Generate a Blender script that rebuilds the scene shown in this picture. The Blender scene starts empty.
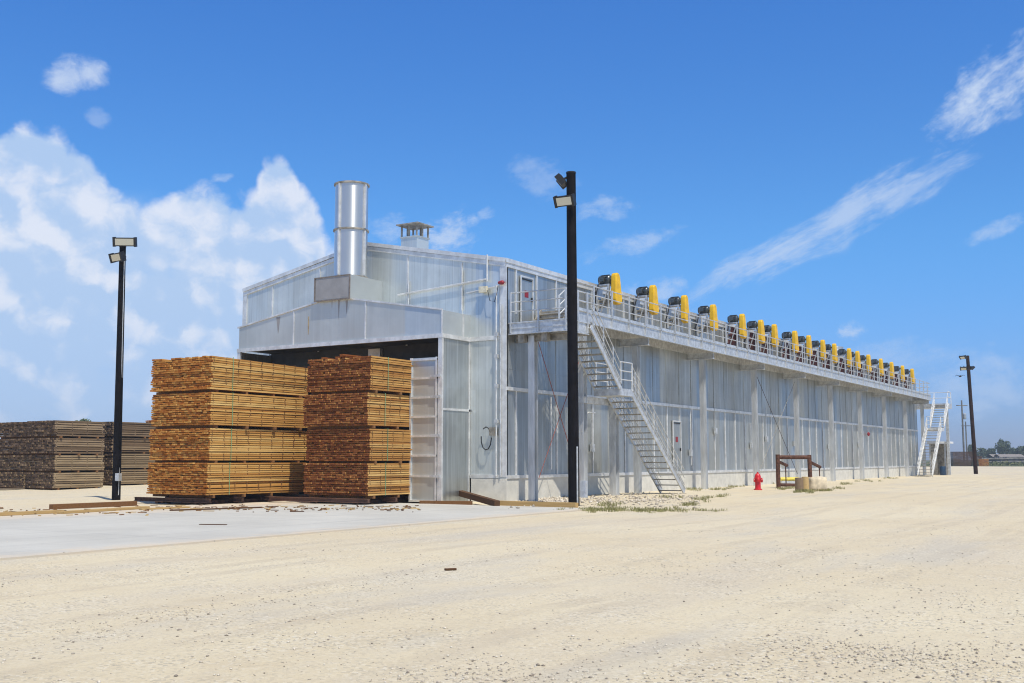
import bpy, bmesh, math, random
import numpy as np
from mathutils import Vector, Matrix, noise as mnoise
random.seed(7); RNG = np.random.default_rng(11)
S = bpy.context.scene
COL = S.collection
rad = math.radians

# ------------------------------------------------------------------ helpers
def tag(o, label=None, cat=None, group=None, kind=None):
    if label: o['label'] = label
    if cat: o['category'] = cat
    if group: o['group'] = group
    if kind: o['kind'] = kind
    return o

def empty(name, loc=(0, 0, 0), rz=0, label=None, cat=None, group=None):
    o = bpy.data.objects.new(name, None); COL.objects.link(o)
    o.location = loc; o.rotation_euler = (0, 0, rz); o.empty_display_size = 0.3
    return tag(o, label, cat, group)

class MB:
    """collects simple shapes and links them as ONE mesh object"""
    def __init__(s): s.v = []; s.f = []; s.m = []; s.sm = []
    def add(s, vs, fs, mi=0, smooth=False):
        b = len(s.v); s.v += [tuple(p) for p in vs]
        for f in fs: s.f.append(tuple(b + i for i in f)); s.m.append(mi); s.sm.append(smooth)
        return s
    def box(s, x0, x1, y0, y1, z0, z1, mi=0, faces=None):
        vs = [(x0,y0,z0),(x1,y0,z0),(x1,y1,z0),(x0,y1,z0),(x0,y0,z1),(x1,y0,z1),(x1,y1,z1),(x0,y1,z1)]
        return s.add(vs, [(0,3,2,1),(4,5,6,7),(0,1,5,4),(1,2,6,5),(2,3,7,6),(3,0,4,7)], mi)
    def obox(s, c, ax, ay, az, mi=0):
        c = Vector(c); ax = Vector(ax); ay = Vector(ay); az = Vector(az)
        vs = [c + ax*i + ay*j + az*k for k in (-1,1) for (i,j) in ((-1,-1),(1,-1),(1,1),(-1,1))]
        return s.add(vs, [(0,3,2,1),(4,5,6,7),(0,1,5,4),(1,2,6,5),(2,3,7,6),(3,0,4,7)], mi)
    def bar(s, a, b, w, h=None, up=(0,0,1), mi=0):
        """rectangular bar from a to b, width w (sideways) and height h (along up)"""
        a = Vector(a); b = Vector(b); d = b - a; L = d.length; d.normalize(); h = h or w
        u = Vector(up); side = d.cross(u)
        if side.length < 1e-5: side = d.cross(Vector((1,0,0)))
        side.normalize(); u = side.cross(d).normalized()
        return s.obox((a+b)/2, d*(L/2), side*(w/2), u*(h/2), mi)
    def tube(s, pts, r, n=8, mi=0, caps=True, rs=None):
        pts = [Vector(p) for p in pts]; rings = []
        t0 = (pts[1]-pts[0]).normalized(); ref = Vector((0,0,1)) if abs(t0.z) < .9 else Vector((1,0,0))
        for i, p in enumerate(pts):
            t = (pts[min(i+1,len(pts)-1)] - pts[max(i-1,0)]).normalized()
            a = t.cross(ref).normalized(); b = a.cross(t)
            rr = rs[i] if rs else r
            rings.append([p + (a*math.cos(2*math.pi*k/n) + b*math.sin(2*math.pi*k/n))*rr for k in range(n)])
        vs = [v for r_ in rings for v in r_]; fs = []
        for i in range(len(pts)-1):
            for k in range(n):
                fs.append((i*n+k, i*n+(k+1)%n, (i+1)*n+(k+1)%n, (i+1)*n+k))
        s.add(vs, fs, mi, True)
        if caps:
            s.add(rings[0], [tuple(range(n))[::-1]], mi); s.add(rings[-1], [tuple(range(n))], mi)
        return s
    def lathe(s, prof, c=(0,0,0), n=24, mi=0, axis='z', smooth=True):
        def ring(r, h):
            out = []
            for k in range(n):
                a = 2*math.pi*k/n; p = (r*math.cos(a), r*math.sin(a), h)
                if axis == 'x': p = (h, r*math.cos(a), r*math.sin(a))
                if axis == 'y': p = (r*math.cos(a), h, r*math.sin(a))
                out.append((p[0]+c[0], p[1]+c[1], p[2]+c[2]))
            return out
        runs = [[prof[0], prof[1]]]                    # break the shading where the profile turns sharply
        for p in prof[2:]:
            a, b = runs[-1][-2], runs[-1][-1]
            t0 = math.atan2(b[1]-a[1], b[0]-a[0]); t1 = math.atan2(p[1]-b[1], p[0]-b[0]); d = abs((t1-t0+math.pi)%(2*math.pi)-math.pi)
            if d > .6: runs.append([b, p])
            else: runs[-1].append(p)
        for run in runs:
            vs = [v for (r, h) in run for v in ring(r, h)]
            fs = [(i*n+k, i*n+(k+1)%n, (i+1)*n+(k+1)%n, (i+1)*n+k) for i in range(len(run)-1) for k in range(n)]
            s.add(vs, fs, mi, smooth)
        for p in (prof[0], prof[-1]):
            if p[0] > 1e-4: s.add(ring(*p), [tuple(range(n))], mi)
        return s
    def mesh(s, name):
        me = bpy.data.meshes.new(name); me.from_pydata(s.v, [], s.f)
        me.polygons.foreach_set('material_index', s.m); me.polygons.foreach_set('use_smooth', s.sm)
        bm = bmesh.new(); bm.from_mesh(me); bmesh.ops.recalc_face_normals(bm, faces=bm.faces[:]); bm.to_mesh(me); bm.free()
        return me
    def build(s, name, mats, parent=None, loc=(0,0,0), rz=0, bevel=0):
        me = s.mesh(name)
        for m in (mats if isinstance(mats, (list, tuple)) else [mats]): me.materials.append(m)
        o = bpy.data.objects.new(name, me); COL.objects.link(o)
        o.location = loc; o.rotation_euler = (0,0,rz)
        if parent: o.parent = parent
        if bevel:
            b = o.modifiers.new('bevel', 'BEVEL'); b.width = bevel; b.segments = 2; b.limit_method = 'ANGLE'
        return o

def kids(o): return [c for c in bpy.data.objects if c.parent == o]
def copy_tree(o, parent=None):
    c = o.copy(); COL.objects.link(c)
    if parent: c.parent = parent
    for ch in kids(o): copy_tree(ch, c)
    return c

# ------------------------------------------------------------------ node maths
class N:
    """tiny expression builder over shader maths nodes"""
    tree = None
    def __init__(s, sock): s.s = sock
    @staticmethod
    def m(op, *a, clamp=False):
        n = N.tree.nodes.new('ShaderNodeMath'); n.operation = op; n.use_clamp = clamp
        for i, x in enumerate(a):
            if isinstance(x, N): N.tree.links.new(x.s, n.inputs[i])
            else: n.inputs[i].default_value = x
        return N(n.outputs[0])
    def __add__(s, o): return N.m('ADD', s, o)
    __radd__ = __add__
    def __sub__(s, o): return N.m('SUBTRACT', s, o)
    def __rsub__(s, o): return N.m('SUBTRACT', o, s)
    def __mul__(s, o): return N.m('MULTIPLY', s, o)
    __rmul__ = __mul__
    def __truediv__(s, o): return N.m('DIVIDE', s, o)
def nd(t, **kw):
    n = N.tree.nodes.new(t)
    for k, v in kw.items():
        if k in n.inputs.keys():
            if isinstance(v, N): N.tree.links.new(v.s, n.inputs[k])
            elif isinstance(v, bpy.types.NodeSocket): N.tree.links.new(v, n.inputs[k])
            else: n.inputs[k].default_value = v
        else: setattr(n, k, v)
    return n
def sstep(x, lo, hi):
    n = nd('ShaderNodeMapRange', interpolation_type='SMOOTHSTEP')
    N.tree.links.new(x.s, n.inputs['Value']); n.inputs['From Min'].default_value = lo; n.inputs['From Max'].default_value = hi
    return N(n.outputs['Result'])
def comb(x, y, z=0.0):
    n = N.tree.nodes.new('ShaderNodeCombineXYZ')
    for i, q in enumerate((x, y, z)):
        if isinstance(q, N): N.tree.links.new(q.s, n.inputs[i])
        else: n.inputs[i].default_value = q
    return n.outputs[0]
def noise(vec, scale, detail=4, rough=.55, dist=0):
    n = nd('ShaderNodeTexNoise', Scale=scale, Detail=detail, Roughness=rough, Distortion=dist)
    if vec is not None: N.tree.links.new(vec, n.inputs['Vector'])
    return N(n.outputs[0])
def mixc(f, a, b, blend='MIX'):
    n = N.tree.nodes.new('ShaderNodeMix'); n.data_type = 'RGBA'; n.blend_type = blend
    for k, x in ((0, f), (6, a), (7, b)):
        if isinstance(x, N): N.tree.links.new(x.s, n.inputs[k])
        elif isinstance(x, bpy.types.NodeSocket): N.tree.links.new(x, n.inputs[k])
        elif k == 0: n.inputs[k].default_value = x
        else: n.inputs[k].default_value = (*x, 1) if len(x) == 3 else x
    return n.outputs[2]
def scaled(vec, sx, sy, sz, loc=(0,0,0)):
    n = nd('ShaderNodeMapping'); N.tree.links.new(vec, n.inputs[0])
    n.inputs['Scale'].default_value = (sx, sy, sz); n.inputs['Location'].default_value = loc
    return n.outputs[0]

def newmat(name):
    m = bpy.data.materials.new(name); m.use_nodes = True
    N.tree = m.node_tree
    return m, m.node_tree.nodes['Principled BSDF']
def link(a, b):
    N.tree.links.new(a.s if isinstance(a, N) else a, b)
def bump(h, strength, dist, bs):
    b = nd('ShaderNodeBump', Strength=strength, Distance=dist); link(h, b.inputs['Height']); link(b.outputs[0], bs.inputs['Normal'])

def mat_plain(name, col, rough=.6, metal=0., var=.15, scale=6., bmp=.0, spec=.5):
    m, bs = newmat(name)
    tc = nd('ShaderNodeTexCoord').outputs['Object']
    n = noise(tc, scale, 5, .6)
    c2 = tuple(max(0, c*(1-var*2)) for c in col); c3 = tuple(min(1, c*(1+var)) for c in col)
    link(mixc(sstep(n, .3, .7), c2, c3), bs.inputs['Base Color'])
    bs.inputs['Roughness'].default_value = rough; bs.inputs['Metallic'].default_value = metal
    bs.inputs['Specular IOR Level'].default_value = spec
    if bmp: bump(noise(tc, scale*6, 4), bmp, .02, bs)
    return m

def mat_sheet(name, axis, pitch, base=(.62,.64,.66), rough=.40, metal=.5, streak=.35, off=0., oil=.5, hi=.6, ribs=.45, tilt=.16):
    """weathered mill-finish aluminium sheet: panel to panel variation, water streaks, oil-canning"""
    m, bs = newmat(name)
    tcs = nd('ShaderNodeTexCoord').outputs['Object']
    sep = nd('ShaderNodeSeparateXYZ'); link(tcs, sep.inputs[0])
    a = N(sep.outputs['XYZ'.index(axis)]); z = N(sep.outputs[2])
    pid = N.m('FLOOR', (a + off)/pitch)
    wn = nd('ShaderNodeTexWhiteNoise', noise_dimensions='1D'); link(pid, wn.inputs['W']); rnd = N(wn.outputs['Value'])
    st = noise(comb(a*5., z*.22, pid*3.7), 1.0, 6, .65)
    st2 = noise(comb(a*1.4, z*.5, 5.0), 1.0, 5, .6)
    cl = noise(tcs, .45, 4, .6)
    f = sstep(st, .35, .75)*streak + sstep(st2, .4, .75)*streak*.6
    dark = tuple(c*.52*t for c, t in zip(base, (1.03, 1.0, .95)))
    col = mixc(N.m('MINIMUM', f, 1.), base, dark)
    st3 = noise(comb(a*9., z*.12, pid*1.9+7.), 1.0, 4, .6)
    col = mixc(sstep(st3, .54, .74)*hi, col, tuple(min(.9, c*1.65) for c in base))
    rib = N.m('ABSOLUTE', N.m('FRACT', a/.305) - .5)
    col = mixc(sstep(rib, .45, .5)*ribs, col, tuple(c*.45 for c in base))
    col = mixc(rnd*.22, col, tuple(c*.72 for c in base))
    col = mixc(sstep(cl, .45, .75)*.45, col, tuple(min(1., c*1.35) for c in base))  # broad pale patches put uneven sheet reflections into the colour
    link(col, bs.inputs['Base Color'])
    bs.inputs['Metallic'].default_value = metal
    link(N.m('ADD', rnd*.10 + st2*.16 + cl*.10, rough - .17), bs.inputs['Roughness'])
    # every sheet hangs a little out of true, so each mirrors another bit of sky and yard
    wc = nd('ShaderNodeTexWhiteNoise', noise_dimensions='2D'); link(comb(pid, N.m('GREATER_THAN', z, 4.17)), wc.inputs['Vector'])
    v1 = nd('ShaderNodeVectorMath', operation='MULTIPLY_ADD'); link(wc.outputs['Color'], v1.inputs[0]); v1.inputs[1].default_value = (tilt,)*3; v1.inputs[2].default_value = (-tilt/2,)*3
    ge = nd('ShaderNodeNewGeometry'); v2 = nd('ShaderNodeVectorMath', operation='ADD'); link(ge.outputs['Normal'], v2.inputs[0]); link(v1.outputs[0], v2.inputs[1])
    v3 = nd('ShaderNodeVectorMath', operation='NORMALIZE'); link(v2.outputs[0], v3.inputs[0])
    h = noise(comb(a*.9, z*.7, pid*1.3), 1.0, 2, .4)*oil + noise(tcs, 60, 2, .5)*.02 + N.m('MINIMUM', rib, .44)*(.25 if ribs > .1 else .0)
    bb = nd('ShaderNodeBump', Strength=.35, Distance=.05); link(h, bb.inputs['Height']); link(v3.outputs[0], bb.inputs['Normal']); link(bb.outputs[0], bs.inputs['Normal'])
    return m

M = {}
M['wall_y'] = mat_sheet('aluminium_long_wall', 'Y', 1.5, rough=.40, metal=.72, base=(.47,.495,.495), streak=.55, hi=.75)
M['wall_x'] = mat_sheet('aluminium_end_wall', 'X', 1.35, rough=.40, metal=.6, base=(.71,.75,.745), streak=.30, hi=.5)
M['hood'] = mat_sheet('aluminium_hood', 'X', 3.3, rough=.46, metal=.6, base=(.57,.60,.60), streak=.12, hi=.15, ribs=.06)
M['bright'] = mat_plain('bright_aluminium', (.80,.80,.79), .45, .5, .10, 3)
M['galv'] = mat_plain('galvanised_steel', (.66,.68,.70), .5, .6, .12, 5)
M['galv_dull'] = mat_plain('dull_galvanised_steel', (.37,.345,.30), .65, .35, .22, 4)
def mat_rolled():
    m, bs = newmat('rolled_galvanised_sheet')
    tc = nd('ShaderNodeTexCoord').outputs['Object']
    link(mixc(noise(scaled(tc, 3, 3, .4), 1., 5, .6), (.58,.60,.62), (.74,.755,.77)), bs.inputs['Base Color'])
    bs.inputs['Metallic'].default_value = .9; bs.inputs['Roughness'].default_value = .36
    bs.inputs['Anisotropic'].default_value = .85; bs.inputs['Anisotropic Rotation'].default_value = .25
    t = nd('ShaderNodeTangent', direction_type='RADIAL', axis='Z'); link(t.outputs[0], bs.inputs['Tangent'])
    return m
M['stack'] = mat_rolled()
M['dull'] = mat_plain('grey_stained_sheet', (.36,.36,.37), .65, .3, .08, 1.5)
M['roof'] = mat_plain('aluminium_roof', (.62,.64,.66), .5, .7, .12, 1)
M['inner'] = mat_plain('dark_inner_sheet', (.075,.075,.07), .6, .3, .2, 1.2)  # even dark grey for all surfaces inside the kiln mouth
M['conc'] = mat_plain('stem_wall_concrete', (.66,.645,.59), .9, 0, .06, 2.5, .3)
M['rust'] = mat_plain('rusted_pipe', (.13,.055,.032), .8, .2, .3, 9, .3)
M['cart'] = mat_plain('dark_rusty_steel', (.085,.045,.032), .8, .3, .35, 6, .3)
M['cartred'] = mat_plain('rusty_brown_beam', (.17,.085,.055), .85, .1, .2, 3, .3)
M['pole'] = mat_plain('dark_painted_pole', (.008,.007,.009), .7, 0, .25, 3, spec=.12)
M['polerust'] = mat_plain('dark_brown_pole', (.035,.018,.014), .7, 0, .3, 3, spec=.15)
M['black'] = mat_plain('black_housing', (.015,.015,.016), .5, 0, .2, 8)
M['yellow'] = mat_plain('yellow_guard_paint', (.84,.50,.012), .5, 0, .10, 3)
M['motor'] = mat_plain('charcoal_motor_paint', (.10,.115,.125), .30, .3, .25, 7)
M['redbase'] = mat_plain('oxide_red_paint', (.10,.022,.02), .6, 0, .25, 5)
M['red'] = mat_plain('hydrant_red', (.60,.012,.020), .35, 0, .12, 8)
M['signred'] = mat_plain('sign_red', (.30,.02,.03), .5)
M['cream'] = mat_plain('cream_plastic', (.70,.66,.52), .5)
M['strap'] = mat_plain('green_strap', (.22,.42,.22), .5)
M['yellowtrim'] = mat_plain('yellow_plastic', (.75,.60,.08), .5)
M['white'] = mat_plain('white_sheet', (.78,.79,.80), .55, 0, .06, 3)
M['blue'] = mat_plain('blue_plastic', (.015,.05,.11), .45)
M['rod'] = mat_plain('red_oxide_rod', (.30,.09,.07), .6)
M['stone'] = mat_plain('cream_limestone', (.70,.60,.44), .9, 0, .15, 3, .5)
M['bird'] = mat_plain('bird_feathers', (.03,.028,.027), .7)
M['bark'] = mat_plain('tree_bark', (.10,.075,.055), .9, 0, .3, 8)
M['far_wood'] = mat_plain('grey_far_timber', (.20,.19,.175), .9, 0, .3, .6)
M['roofpink'] = mat_plain('faded_roof', (.27,.24,.22), .9)

def mat_glass(name):
    m, bs = newmat(name)
    bs.inputs['Base Color'].default_value = (.62,.60,.50,1); bs.inputs['Roughness'].default_value = .12
    bs.inputs['Metallic'].default_value = .55
    return m
M['lens'] = mat_glass('floodlight_lens')

def mat_wood(name, c0, c1, c2, axis='Y', end=False, rough=.8):
    m, bs = newmat(name)
    geo = nd('ShaderNodeNewGeometry'); isl = N(geo.outputs['Random Per Island'])
    tc = nd('ShaderNodeTexCoord').outputs['Object']
    sc = {'Y': (14, .9, 22), 'X': (.9, 14, 22)}[axis]
    if end: sc = (16, 3, 26)
    g = noise(scaled(tc, *sc), 1.0, 5, .6)
    big = noise(tc, 1.1, 3)
    cr = nd('ShaderNodeValToRGB'); link(isl, cr.inputs[0])
    e = cr.color_ramp.elements; e[0].color = (*c0, 1); e[1].color = (*c2, 1); e[1].position = 1
    k = cr.color_ramp.elements.new(.5); k.color = (*c1, 1)
    col = mixc(sstep(g, .35, .75)*.45, cr.outputs[0], tuple(c*.55 for c in c0))
    col = mixc(sstep(big, .5, .75)*.3, col, c0)
    ob = N(nd('ShaderNodeObjectInfo').outputs['Random'])
    col = mixc(ob*.30, col, tuple(c*t for c, t in zip(c1, (.70,.60,.48))))
    link(col, bs.inputs['Base Color']); bs.inputs['Roughness'].default_value = rough
    bs.inputs['Specular IOR Level'].default_value = .25
    bump(g, .25, .01, bs)
    return m
M['side'] = mat_wood('fresh_pine_edge', (.46,.215,.055), (.73,.42,.125), (.85,.585,.225))
M['side_red'] = mat_wood('darker_pine_edge', (.36,.155,.04), (.60,.33,.10), (.76,.50,.19))
M['end'] = mat_wood('fresh_pine_end_grain', (.33,.10,.014), (.50,.19,.032), (.70,.38,.10), end=True)
M['end_red'] = mat_wood('reddish_pine_end_grain', (.15,.042,.012), (.25,.078,.02), (.40,.165,.05), end=True)
M['gside'] = mat_wood('weathered_board_edge', (.145,.10,.062), (.26,.185,.12), (.40,.30,.195))
M['gside_y'] = mat_wood('yellowed_board_edge', (.17,.125,.08), (.33,.25,.155), (.50,.39,.25))
M['gside_x'] = mat_wood('weathered_board_long', (.13,.105,.085), (.23,.19,.15), (.36,.30,.22), 'X')
M['gend'] = mat_wood('weathered_board_end', (.05,.03,.02), (.115,.07,.045), (.24,.16,.10), end=True)
M['brown'] = mat_wood('dark_wet_timber', (.08,.04,.02), (.13,.065,.03), (.18,.09,.045), 'X')
M['beam_x'] = mat_wood('old_brown_beam', (.15,.105,.07), (.23,.165,.11), (.30,.22,.15), 'X')
M['plank'] = mat_wood('yellow_plank', (.45,.30,.12), (.58,.41,.19), (.66,.49,.25), 'X')
M['bearer'] = mat_wood('bearer_timber', (.16,.075,.025), (.24,.12,.05), (.32,.17,.07))

# ------------------------------------------------------------------ camera
TH = rad(32.2336); PITCH = rad(6.2551)
FH = Vector((-math.sin(TH), math.cos(TH), 0)); RT = Vector((math.cos(TH), math.sin(TH), 0))
CAM = Vector((21.09, -33.04, 1.6))
cd = bpy.data.cameras.new('camera'); cam = bpy.data.objects.new('camera', cd); COL.objects.link(cam)
cam.location = CAM; cam.rotation_euler = (math.pi/2 + PITCH, 0, TH)
cd.sensor_width = 36; cd.lens = 1072/1024*36; cd.clip_end = 6000; cd.clip_start = .1
S.camera = cam

# ------------------------------------------------------------------ light
SUN = Vector((1, -.58, 2.12)).normalized()
EL = math.asin(SUN.z); AZ = math.atan2(SUN.x, SUN.y)
sd = bpy.data.lights.new('sun', 'SUN'); sd.energy = 4.3; sd.angle = rad(.55); sd.color = (1, .935, .80)
so = bpy.data.objects.new('sun', sd); COL.objects.link(so)
so.rotation_euler = SUN.to_track_quat('Z', 'Y').to_euler(); so.location = (60, -30, 90)
S.view_settings.view_transform = 'Standard'; S.view_settings.look = 'None'
S.view_settings.exposure = 0; S.view_settings.gamma = 1; S.view_settings.use_curve_mapping = False

def build_world():
    w = bpy.data.worlds.new('World'); S.world = w; w.use_nodes = True
    N.tree = w.node_tree; bg = w.node_tree.nodes['Background']
    sky = nd('ShaderNodeTexSky', sky_type='NISHITA'); sky.sun_disc = False
    sky.sun_elevation = EL; sky.sun_rotation = AZ; sky.air_density = 1.0; sky.dust_density = .3; sky.ozone_density = 2.5; sky.altitude = 50
    hs = nd('ShaderNodeHueSaturation', Saturation=1.05, Value=1.0); link(sky.outputs[0], hs.inputs['Color'])
    g = nd('ShaderNodeTexCoord').outputs['Generated']
    def dot(v):
        n = nd('ShaderNodeVectorMath', operation='DOT_PRODUCT'); link(g, n.inputs[0]); n.inputs[1].default_value = v; return N(n.outputs['Value'])
    rx, fx, zz = dot(RT), dot(FH), dot((0,0,1))
    az = N.m('ARCTAN2', rx, fx); el = N.m('ARCSINE', zz)
    F = 1072.; cp, sp = math.cos(PITCH), math.sin(PITCH)
    def ae(x, y):      # where in the sky (azimuth, elevation) a cloud of the photograph stands
        a = x-512.; b = 341.5-y
        h = F*cp - b*sp; v = F*sp + b*cp
        return math.atan2(a, h), math.atan2(v, math.hypot(a, h))
    # domain warp
    wv = comb(az, el)
    wx = (noise(wv, 9., 3, .5) - .5)*.03; wy = (noise(scaled(wv, 1,1,1,(3.3,1.7,0)), 9., 3, .5) - .5)*.03
    u, v = az + wx, el + wy
    def blob(x, y, a, b, rot=0, w=1.0):
        u0, v0 = ae(x, y); c, s = math.cos(rad(rot)), math.sin(rad(rot))
        du, dv = u - u0, v - v0
        p = (du*c + dv*s)*(F/a); q = (dv*c - du*s)*(F/b)
        return N.m('MAXIMUM', (1 - (p*p + q*q)), -1.)*w
    def union(bs):
        r = bs[0]
        for b in bs[1:]: r = N.m('SMOOTH_MAX', r, b, .25)
        return r
    cum = union([blob(25,172,66,44), blob(0,205,60,44), blob(50,262,110,60), blob(205,262,95,74), blob(150,240,66,46), blob(275,200,20,40), blob(286,240,40,50), blob(268,228,36,40), blob(262,285,85,74),
                 blob(150,335,200,90), blob(40,360,140,90), blob(240,355,120,80), blob(302,265,38,42)])
    puff = union([blob(76,74,34,20,8), blob(62,78,16,14), blob(92,70,20,10,20)])
    fw = comb(az, el); fx_ = (noise(fw, 34., 3, .55) - .5)*.022; fy_ = (noise(scaled(fw,1,1,1,(7,3,0)), 34., 3, .55) - .5)*.022
    cvec = comb(az + fx_, (el + fy_)*1.1)
    def vor(sc, off):
        n = nd('ShaderNodeTexVoronoi', feature='F1', Scale=sc); link(scaled(cvec, 1,1,1,off), n.inputs['Vector']); return N(n.outputs['Distance'])
    wob = noise(cvec, 30., 4, .6)
    def billow(off):
        o = (off[0], off[1], 0.)
        return (.42 - vor(17., o))*1.5 + (.42 - vor(38., o))*.75 + (noise(scaled(cvec,1,1,1,o), 60., 6, .62) - .5)*.85
    b1 = billow((0,0)); b2 = billow((-.010,-.013))
    nb = noise(scaled(cvec, 1,1,1,(5,2,0)), 7., 4, .55)
    dens = cum*1.15 + b1*.85 + (nb - .5)*.8 + .30
    m_cum = sstep(dens, .0, .66)
    pd = puff + (noise(scaled(cvec,1,1.3,1), 26., 8, .65) - .5)*2.6 - .15
    m_puff = sstep(pd, -.1, 1.1)*.75
    low = sstep(el, .17, .01)                           # the bank thins out towards the horizon
    soft = sstep(union([blob(150,380,330,130), blob(120,330,230,120), blob(0,420,300,110)]) + (nb-.5)*1.2 + (wob-.5)*.5, -.3, .7)*.72
    # cirrus wisps, drawn out along their own direction
    K2 = noise(comb(u*.7, v*.7, 3.), 22., 4, .6)
    def streak(rot, st, sc):
        c, s_ = math.cos(rad(rot)), math.sin(rad(rot))
        return noise(comb((u*c + v*s_)*st, (v*c - u*s_)*.9, rot*.1), sc*2.6, 7, .68)
    KA, KB, KC = streak(26,.22,26.), streak(30,.4,20.), streak(10,.55,25.)
    def cirrus(x, y, a, b, rot, w, sc=26., st=.22):
        u0, v0 = ae(x, y); c, s = math.cos(rad(rot)), math.sin(rad(rot))
        p = (u-u0)*c + (v-v0)*s; q = (v-v0)*c - (u-u0)*s
        k = KA if rot in (27, 24) else KB if rot == 30 else KC
        r = N.m('MAXIMUM', 1 - (p*p*((F/a)**2) + q*q*((F/b)**2)), -1.)
        return sstep(r*.60 + (k-.5)*2.3 + (K2-.5)*1.5, .05, .98)*w
    cir = [cirrus(815,235,180,25,27,.68), cirrus(905,192,90,16,27,.55), cirrus(740,268,80,17,27,.55), cirrus(985,92,66,32,30,1.0,20,.4), cirrus(1012,62,64,28,30,.95,20,.4), cirrus(1000,230,34,10,20,.5),
           cirrus(605,212,36,16,10,.5,26,.6), cirrus(540,178,44,22,-20,.32,26,.6), cirrus(635,243,52,14,15,.5,26,.5), cirrus(440,232,50,26,10,.8,20,.7), cirrus(395,232,40,20,0,.5,20,.7),
           cirrus(852,330,16,10,20,.8,26,.8), cirrus(655,290,40,14,10,.55,26,.6), cirrus(960,385,110,34,5,.40,26,.5), cirrus(900,360,80,24,0,.3,26,.5), cirrus(485,213,10,8,0,.5,26,.8),cirrus(97,118,12,9,0,.3,26,.8),cirrus(220,178,16,6,0,.5,26,.8)]
    mc = cir[0]
    for c in cir[1:]: mc = N.m('MAXIMUM', mc, c)
    rim = sstep(dens, .95, .15)
    lit = sstep((b1 - b2)*1.1 + (nb-.5)*1.2 + rim*.42 + .36 - low*.30, .1, 1.0)
    ccol = mixc(lit, (4.2,5.7,8.1), (7.1,7.6,8.7))
    # pale band towards the horizon
    t1 = mixc(sstep(el, -.02, .22), (.44,.58,1.15), (.545,1.0,1.43))
    t2 = mixc(sstep(el, .16, .52), t1, (.47,1.0,1.66))
    t3 = mixc(sstep(dot(tuple(SUN)), .1, .9), t2, (.95,1.0,1.05))     # whiter glare on the sun's side of the sky
    skyc = mixc(1.0, hs.outputs[0], t3, 'MULTIPLY')
    c = mixc(soft, skyc, (4.0,5.6,8.0))
    c = mixc(N.m('MULTIPLY', m_cum, .93 - low*.38), c, ccol)
    c = mixc(m_puff, c, (6.0,6.9,8.4))
    c = mixc(mc, c, (5.2,6.3,8.2))
    link(c, bg.inputs['Color']); bg.inputs['Strength'].default_value = .11
    w.cycles.sampling_method = 'MANUAL'; w.cycles.sample_map_resolution = 512
build_world()

# ------------------------------------------------------------------ ground
def sm(a, b, x):
    t = max(0, min(1, (x-a)/(b-a))); return t*t*(3-2*t)
def gz(x, y):
    h = .13*sm(-3, 6, y)
    inslab = sm(-9.5,-8.5,x)*(1-sm(6,7,x))*(1-sm(-3.5,-2,y))
    near_wall = sm(-16,-14,x)*(1-sm(4,6,x))*sm(-6,-3,y)
    k = (1-inslab)*(1-.8*near_wall)
    n = mnoise.noise(Vector((x*.16, y*.16, 0)))*.05 + mnoise.noise(Vector((x*.5+9, y*.5, 3)))*.022
    fade = 1-sm(90, 160, math.hypot(x-21, y+33))
    return h + n*k*fade
def axis_pts(c, near, step, far):
    p = [c]; s = step
    while p[-1] - c < far:
        if p[-1] - c > near: s *= 1.22
        p.append(p[-1] + s)
    q = [2*c - t for t in p[1:]]
    return sorted(q + p)
xs = axis_pts(12, 30, .6, 4000); ys = axis_pts(-12, 26, .6, 4000)
gv = [(x, y, gz(x, y)) for y in ys for x in xs]; nx = len(xs)
gf = [(j*nx+i, j*nx+i+1, (j+1)*nx+i+1, (j+1)*nx+i) for j in range(len(ys)-1) for i in range(nx-1)]
g = MB(); g.add(gv, gf, 0, True)

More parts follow.
